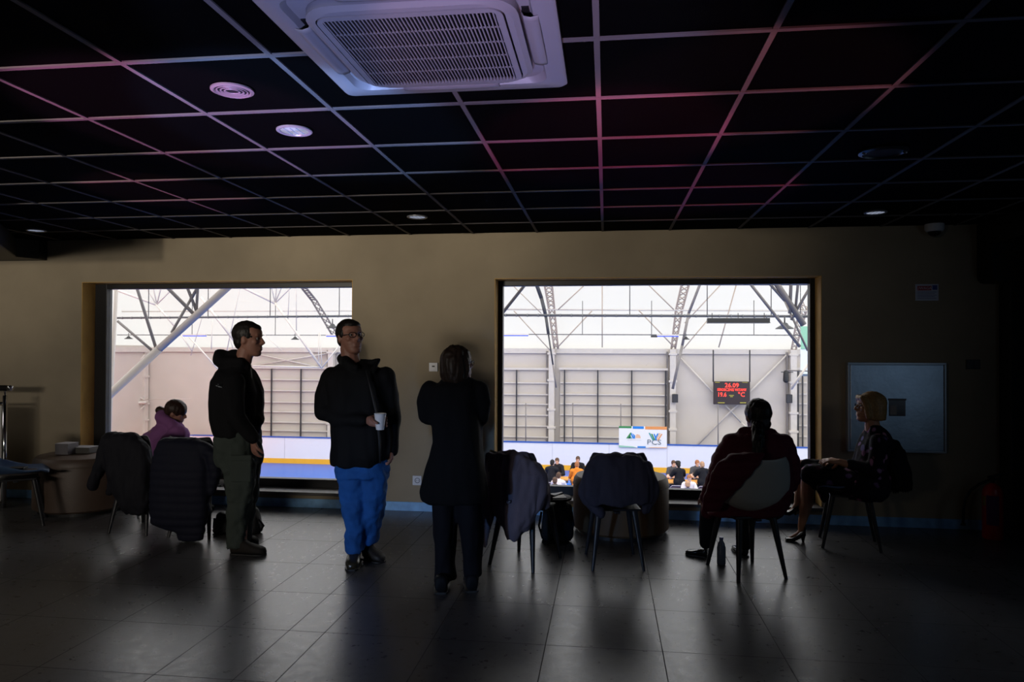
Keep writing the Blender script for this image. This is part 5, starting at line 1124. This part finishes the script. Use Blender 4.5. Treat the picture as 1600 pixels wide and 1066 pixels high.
for xx in (a2.x, b2.x): MB().tube(V((xx, 20.01, b2.z)), V((xx, 20.01, b2.z+3.5)), .01).build('cord', DSTEEL, rt)
rt.name = 'banner'

# ---------- people at the tables
TOP = mat('table_orange_wood', (.75, .36, .08), .5)
def table(px, py, Y, w_, label):
    c = at(px, py, Y); rt = empty('table', V((c.x, Y, HZ)), label, 'table', 'tables down in the hall'); z = HZ+.74
    MB().box((c.x-w_/2, Y-.35, z-.03), (c.x+w_/2, Y+.35, z)).build('tabletop', TOP, rt)
    for sx in (-1, 1):
        for sy in (-1, 1): MB().box((c.x+sx*(w_/2-.06)-.02, Y+sy*.3-.02, HZ), (c.x+sx*(w_/2-.06)+.02, Y+sy*.3+.02, z-.031)).build('leg', GSTEEL, rt)
def fold_chair(px, Y, label):
    c = at(px, 750, Y); rt = empty('folding_chair', V((c.x, Y, HZ)), label, 'chair', 'grey folding chairs down in the hall'); z = HZ
    PAD = mat('chair_pad', (.10, .06, .09), .7); FR = mat('chair_tube', (.32, .28, .33), .4, .4)
    MB().path([V((c.x-.22, Y+.22, z)), V((c.x-.21, Y-.12, z+.50)), V((c.x-.20, Y-.20, z+.84)), V((c.x-.15, Y-.21, z+.88)), V((c.x+.15, Y-.21, z+.88)), V((c.x+.20, Y-.20, z+.84)), V((c.x+.21, Y-.12, z+.50)), V((c.x+.22, Y+.22, z))], .018).build('back_frame', FR, rt, smooth=True)
    MB().box((c.x-.18, Y-.21, z+.66), (c.x+.18, Y-.19, z+.84)).build('backrest', PAD, rt, bevel=.01); MB().box((c.x-.20, Y-.15, z+.44), (c.x+.20, Y+.22, z+.47)).build('seat', PAD, rt, bevel=.01)
    for s in (-1, 1): MB().tube(V((c.x+s*.19, Y+.18, z+.44)), V((c.x+s*.20, Y-.22, z)), .015).build('leg', FR, rt, smooth=True)
def hall_person(hx, hy, Y, shirt, hair, label, face=(0, 1), lean=.12, skin=SKINH, hood=False, cap=None):
    h = at(hx, hy, Y); fx, fy = V(face).normalized(); F = V((fx, fy, 0)); S_ = F.cross(V((0, 0, 1)))
    base = V((h.x, Y, HZ+.46))-F*lean; rt = empty('person', base, label, 'person', None)
    if h.z-base.z < .55: base.z = h.z-.62; 
    fr = Frame(h, F+V((0, 0, -.45)), (0, 0, 1), .92); nk = h-F*.03-V((0, 0, .14)); sh = nk-F*.02-V((0, 0, .05)); hp = V((base.x, base.y, base.z+.05))
    mb = MB(); head_into(mb, fr); mb.chain([h-V((0, 0, .05)), nk], [.055, .06]); mb.chain([sh-S_*.12, sh+S_*.12], [.075, .075]); mb.chain([sh, (sh+hp)/2, hp], [.11, .12, .14])
    for s in (-1, 1):
        el = sh+S_*s*.24+F*.12-V((0, 0, .24)); hd = sh+S_*s*.10+F*.34-V((0, 0, .22)); mb.chain([sh+S_*s*.16, el, hd], [.055, .042, .03]); hand_into(mb, hd, F-S_*s*.4, (0, 0, -1), L=.15, side=s)
        kn = hp+S_*s*.13+F*.42; mb.chain([hp+S_*s*.08, kn, V((kn.x, kn.y, HZ+.09))], [.085, .06, .045])
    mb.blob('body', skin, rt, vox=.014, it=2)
    c = MB(); c.chain([sh-S_*.13, sh+S_*.13], [.09, .09]); c.chain([sh, (sh+hp)/2, hp], [.13, .155, .165]); c.chain([(sh+hp)/2-S_*.05, (sh+hp)/2+S_*.05], [.15, .15])
    for s in (-1, 1): c.chain([sh+S_*s*.16, sh+S_*s*.24+F*.12-V((0, 0, .24)), sh+S_*s*.16+F*.25-V((0, 0, .23))] if shirt[1] else [sh+S_*s*.16, sh+S_*s*.22+F*.06-V((0, 0, .14))], [.075, .06, .05] if shirt[1] else [.075, .065])
    if hood: c.chain([nk-F*.06, h-F*.04-V((0, 0, .12))], [.09, .07])
    c.blob('shirt', shirt[0], rt, vox=.016, fold=.012, fs=9, seed=hx)
    hh = MB(); hh.ell(fr(0, -.018, .038), (.080, .100, .090), fr.rot()); hh.ell(fr(0, -.05, -.02), (.07, .055, .07), fr.rot()); hh.blob('hair', hair, rt, vox=.014, it=2)
    l = MB()
    for s in (-1, 1): kn = hp+S_*s*.13+F*.42; l.chain([hp+S_*s*.08, kn, V((kn.x, kn.y, HZ+.12))], [.10, .075, .06])
    l.blob('trousers', mat('navy_trousers', (.02, .03, .07), .8), rt, vox=.018)
    for s in (-1, 1): kn = hp+S_*s*.13+F*.42; shoe(rt, V((kn.x, kn.y, HZ))-F*.06, V((kn.x, kn.y, HZ))+F*.18, DS, RUB)
    if cap: m = MB(); m.lathe([(.092, 0), (.094, .02), (.085, .06), (.05, .085), (.01, .092)], fr(0, -.015, .062), 20); m.cap(fr(0, .07, .065), fr(0, .13, .055), .05, .04) if False else None; m.build('cap', cap, rt, smooth=True)
BT = mat('black_tshirt', (.012, .012, .016), .8); WT_ = mat('white_shirt', (.72, .66, .68), .8); OT = mat('orange_hoodie', (.80, .24, .03), .8); BLT = mat('blue_shirt', (.06, .09, .20), .8); GT = mat('grey_shirt', (.07, .07, .08), .8)
HB = hairm('hair_brown_light', (.09, .045, .025)); HG = hairm('hair_ginger', (.35, .13, .05)); HD = MATS['hair_dark']; HBL = hairm('hair_pale_blonde', (.45, .26, .15))
Y1, Y2 = 24.4, 22.9
hall_person(832, 717, 26.0, (GT, True), HB, 'person with short brown hair just above the grey coat, leftmost in the right window', (0.2, -1))
hall_person(863, 724, Y1, (BT, True), HD, 'person in black seen from behind at the left table, front one of the pair', (.15, 1))
hall_person(870.5, 721, Y1+1.0, (BT, True), HB, 'person in black facing the left table, brown head resting on hands', (-.1, -1))
hall_person(901.5, 727, Y1, (OT, True), HG, 'person with ginger hair in an orange hoodie seen from behind', (0, 1), hood=True)
hall_person(903, 718.5, Y1+1.1, (BT, True), HB, 'person in a dark top facing the player in the orange hoodie', (0, -1))
hall_person(1059.5, 727, Y1, (BT, False), HD, 'person in black T-shirt and dark cap bent over the table right of the pouf', (-.35, 1), cap=MATS['hair_dark'])
hall_person(1052.5, 725, Y1+1.0, (GT, False), HB, 'person with bare arms facing the player in the dark cap', (.3, -1))
hall_person(1097, 727, Y1, (BT, False), HBL, 'fair haired person in black T-shirt bent over the table beside the woman in burgundy', (-.25, 1))
hall_person(1089.5, 724.5, Y1+1.0, (GT, False), HG, 'person with reddish hair facing the fair haired player in black', (.2, -1))
hall_person(873, 744, Y2, (WT_, True), HB, 'child in a white top at the left end of the right window', (.1, 1))
hall_person(867, 752, Y2-1.1, (BT, True), HB, 'child in black seen from behind in front of the child in white', (0, 1))
hall_person(1077, 748, Y2, (WT_, True), HG, 'ginger child in a white top between the two folding chairs', (.05, -1))
hall_person(1074.5, 758, Y2-1.2, (BLT, True), HBL, 'fair child in a blue top nearest to the window', (0, 1))
for px, Y, w_, lab in ((868, Y1+.5, .9, 'orange wooden table of the pair in black'), (905, Y1+.55, .65, 'orange wooden table in front of the orange hoodie'), (1054, Y1+.5, .75, 'orange wooden table in front of the player in the cap'), (1091, Y1+.5, .8, 'orange wooden table of the fair haired player')): table(px, 741, Y, w_, lab)
fold_chair(1057, Y2+.55, 'grey folding chair under the player in the dark cap'); fold_chair(1100, Y2+.55, 'grey folding chair under the fair haired player'); fold_chair(860, Y2+.5, 'grey folding chair at the left behind the children')
a = at(881, 750, 23.6); b = at(892, 750, 23.6); tag(MB().box((a.x, 23.6, HZ), (b.x, 23.64, HZ+.80)).build('blue_panel', mat('panel_blue', (.06, .25, .85), .4), bevel=.005), 'upright blue panel beside the child in white', 'panel')
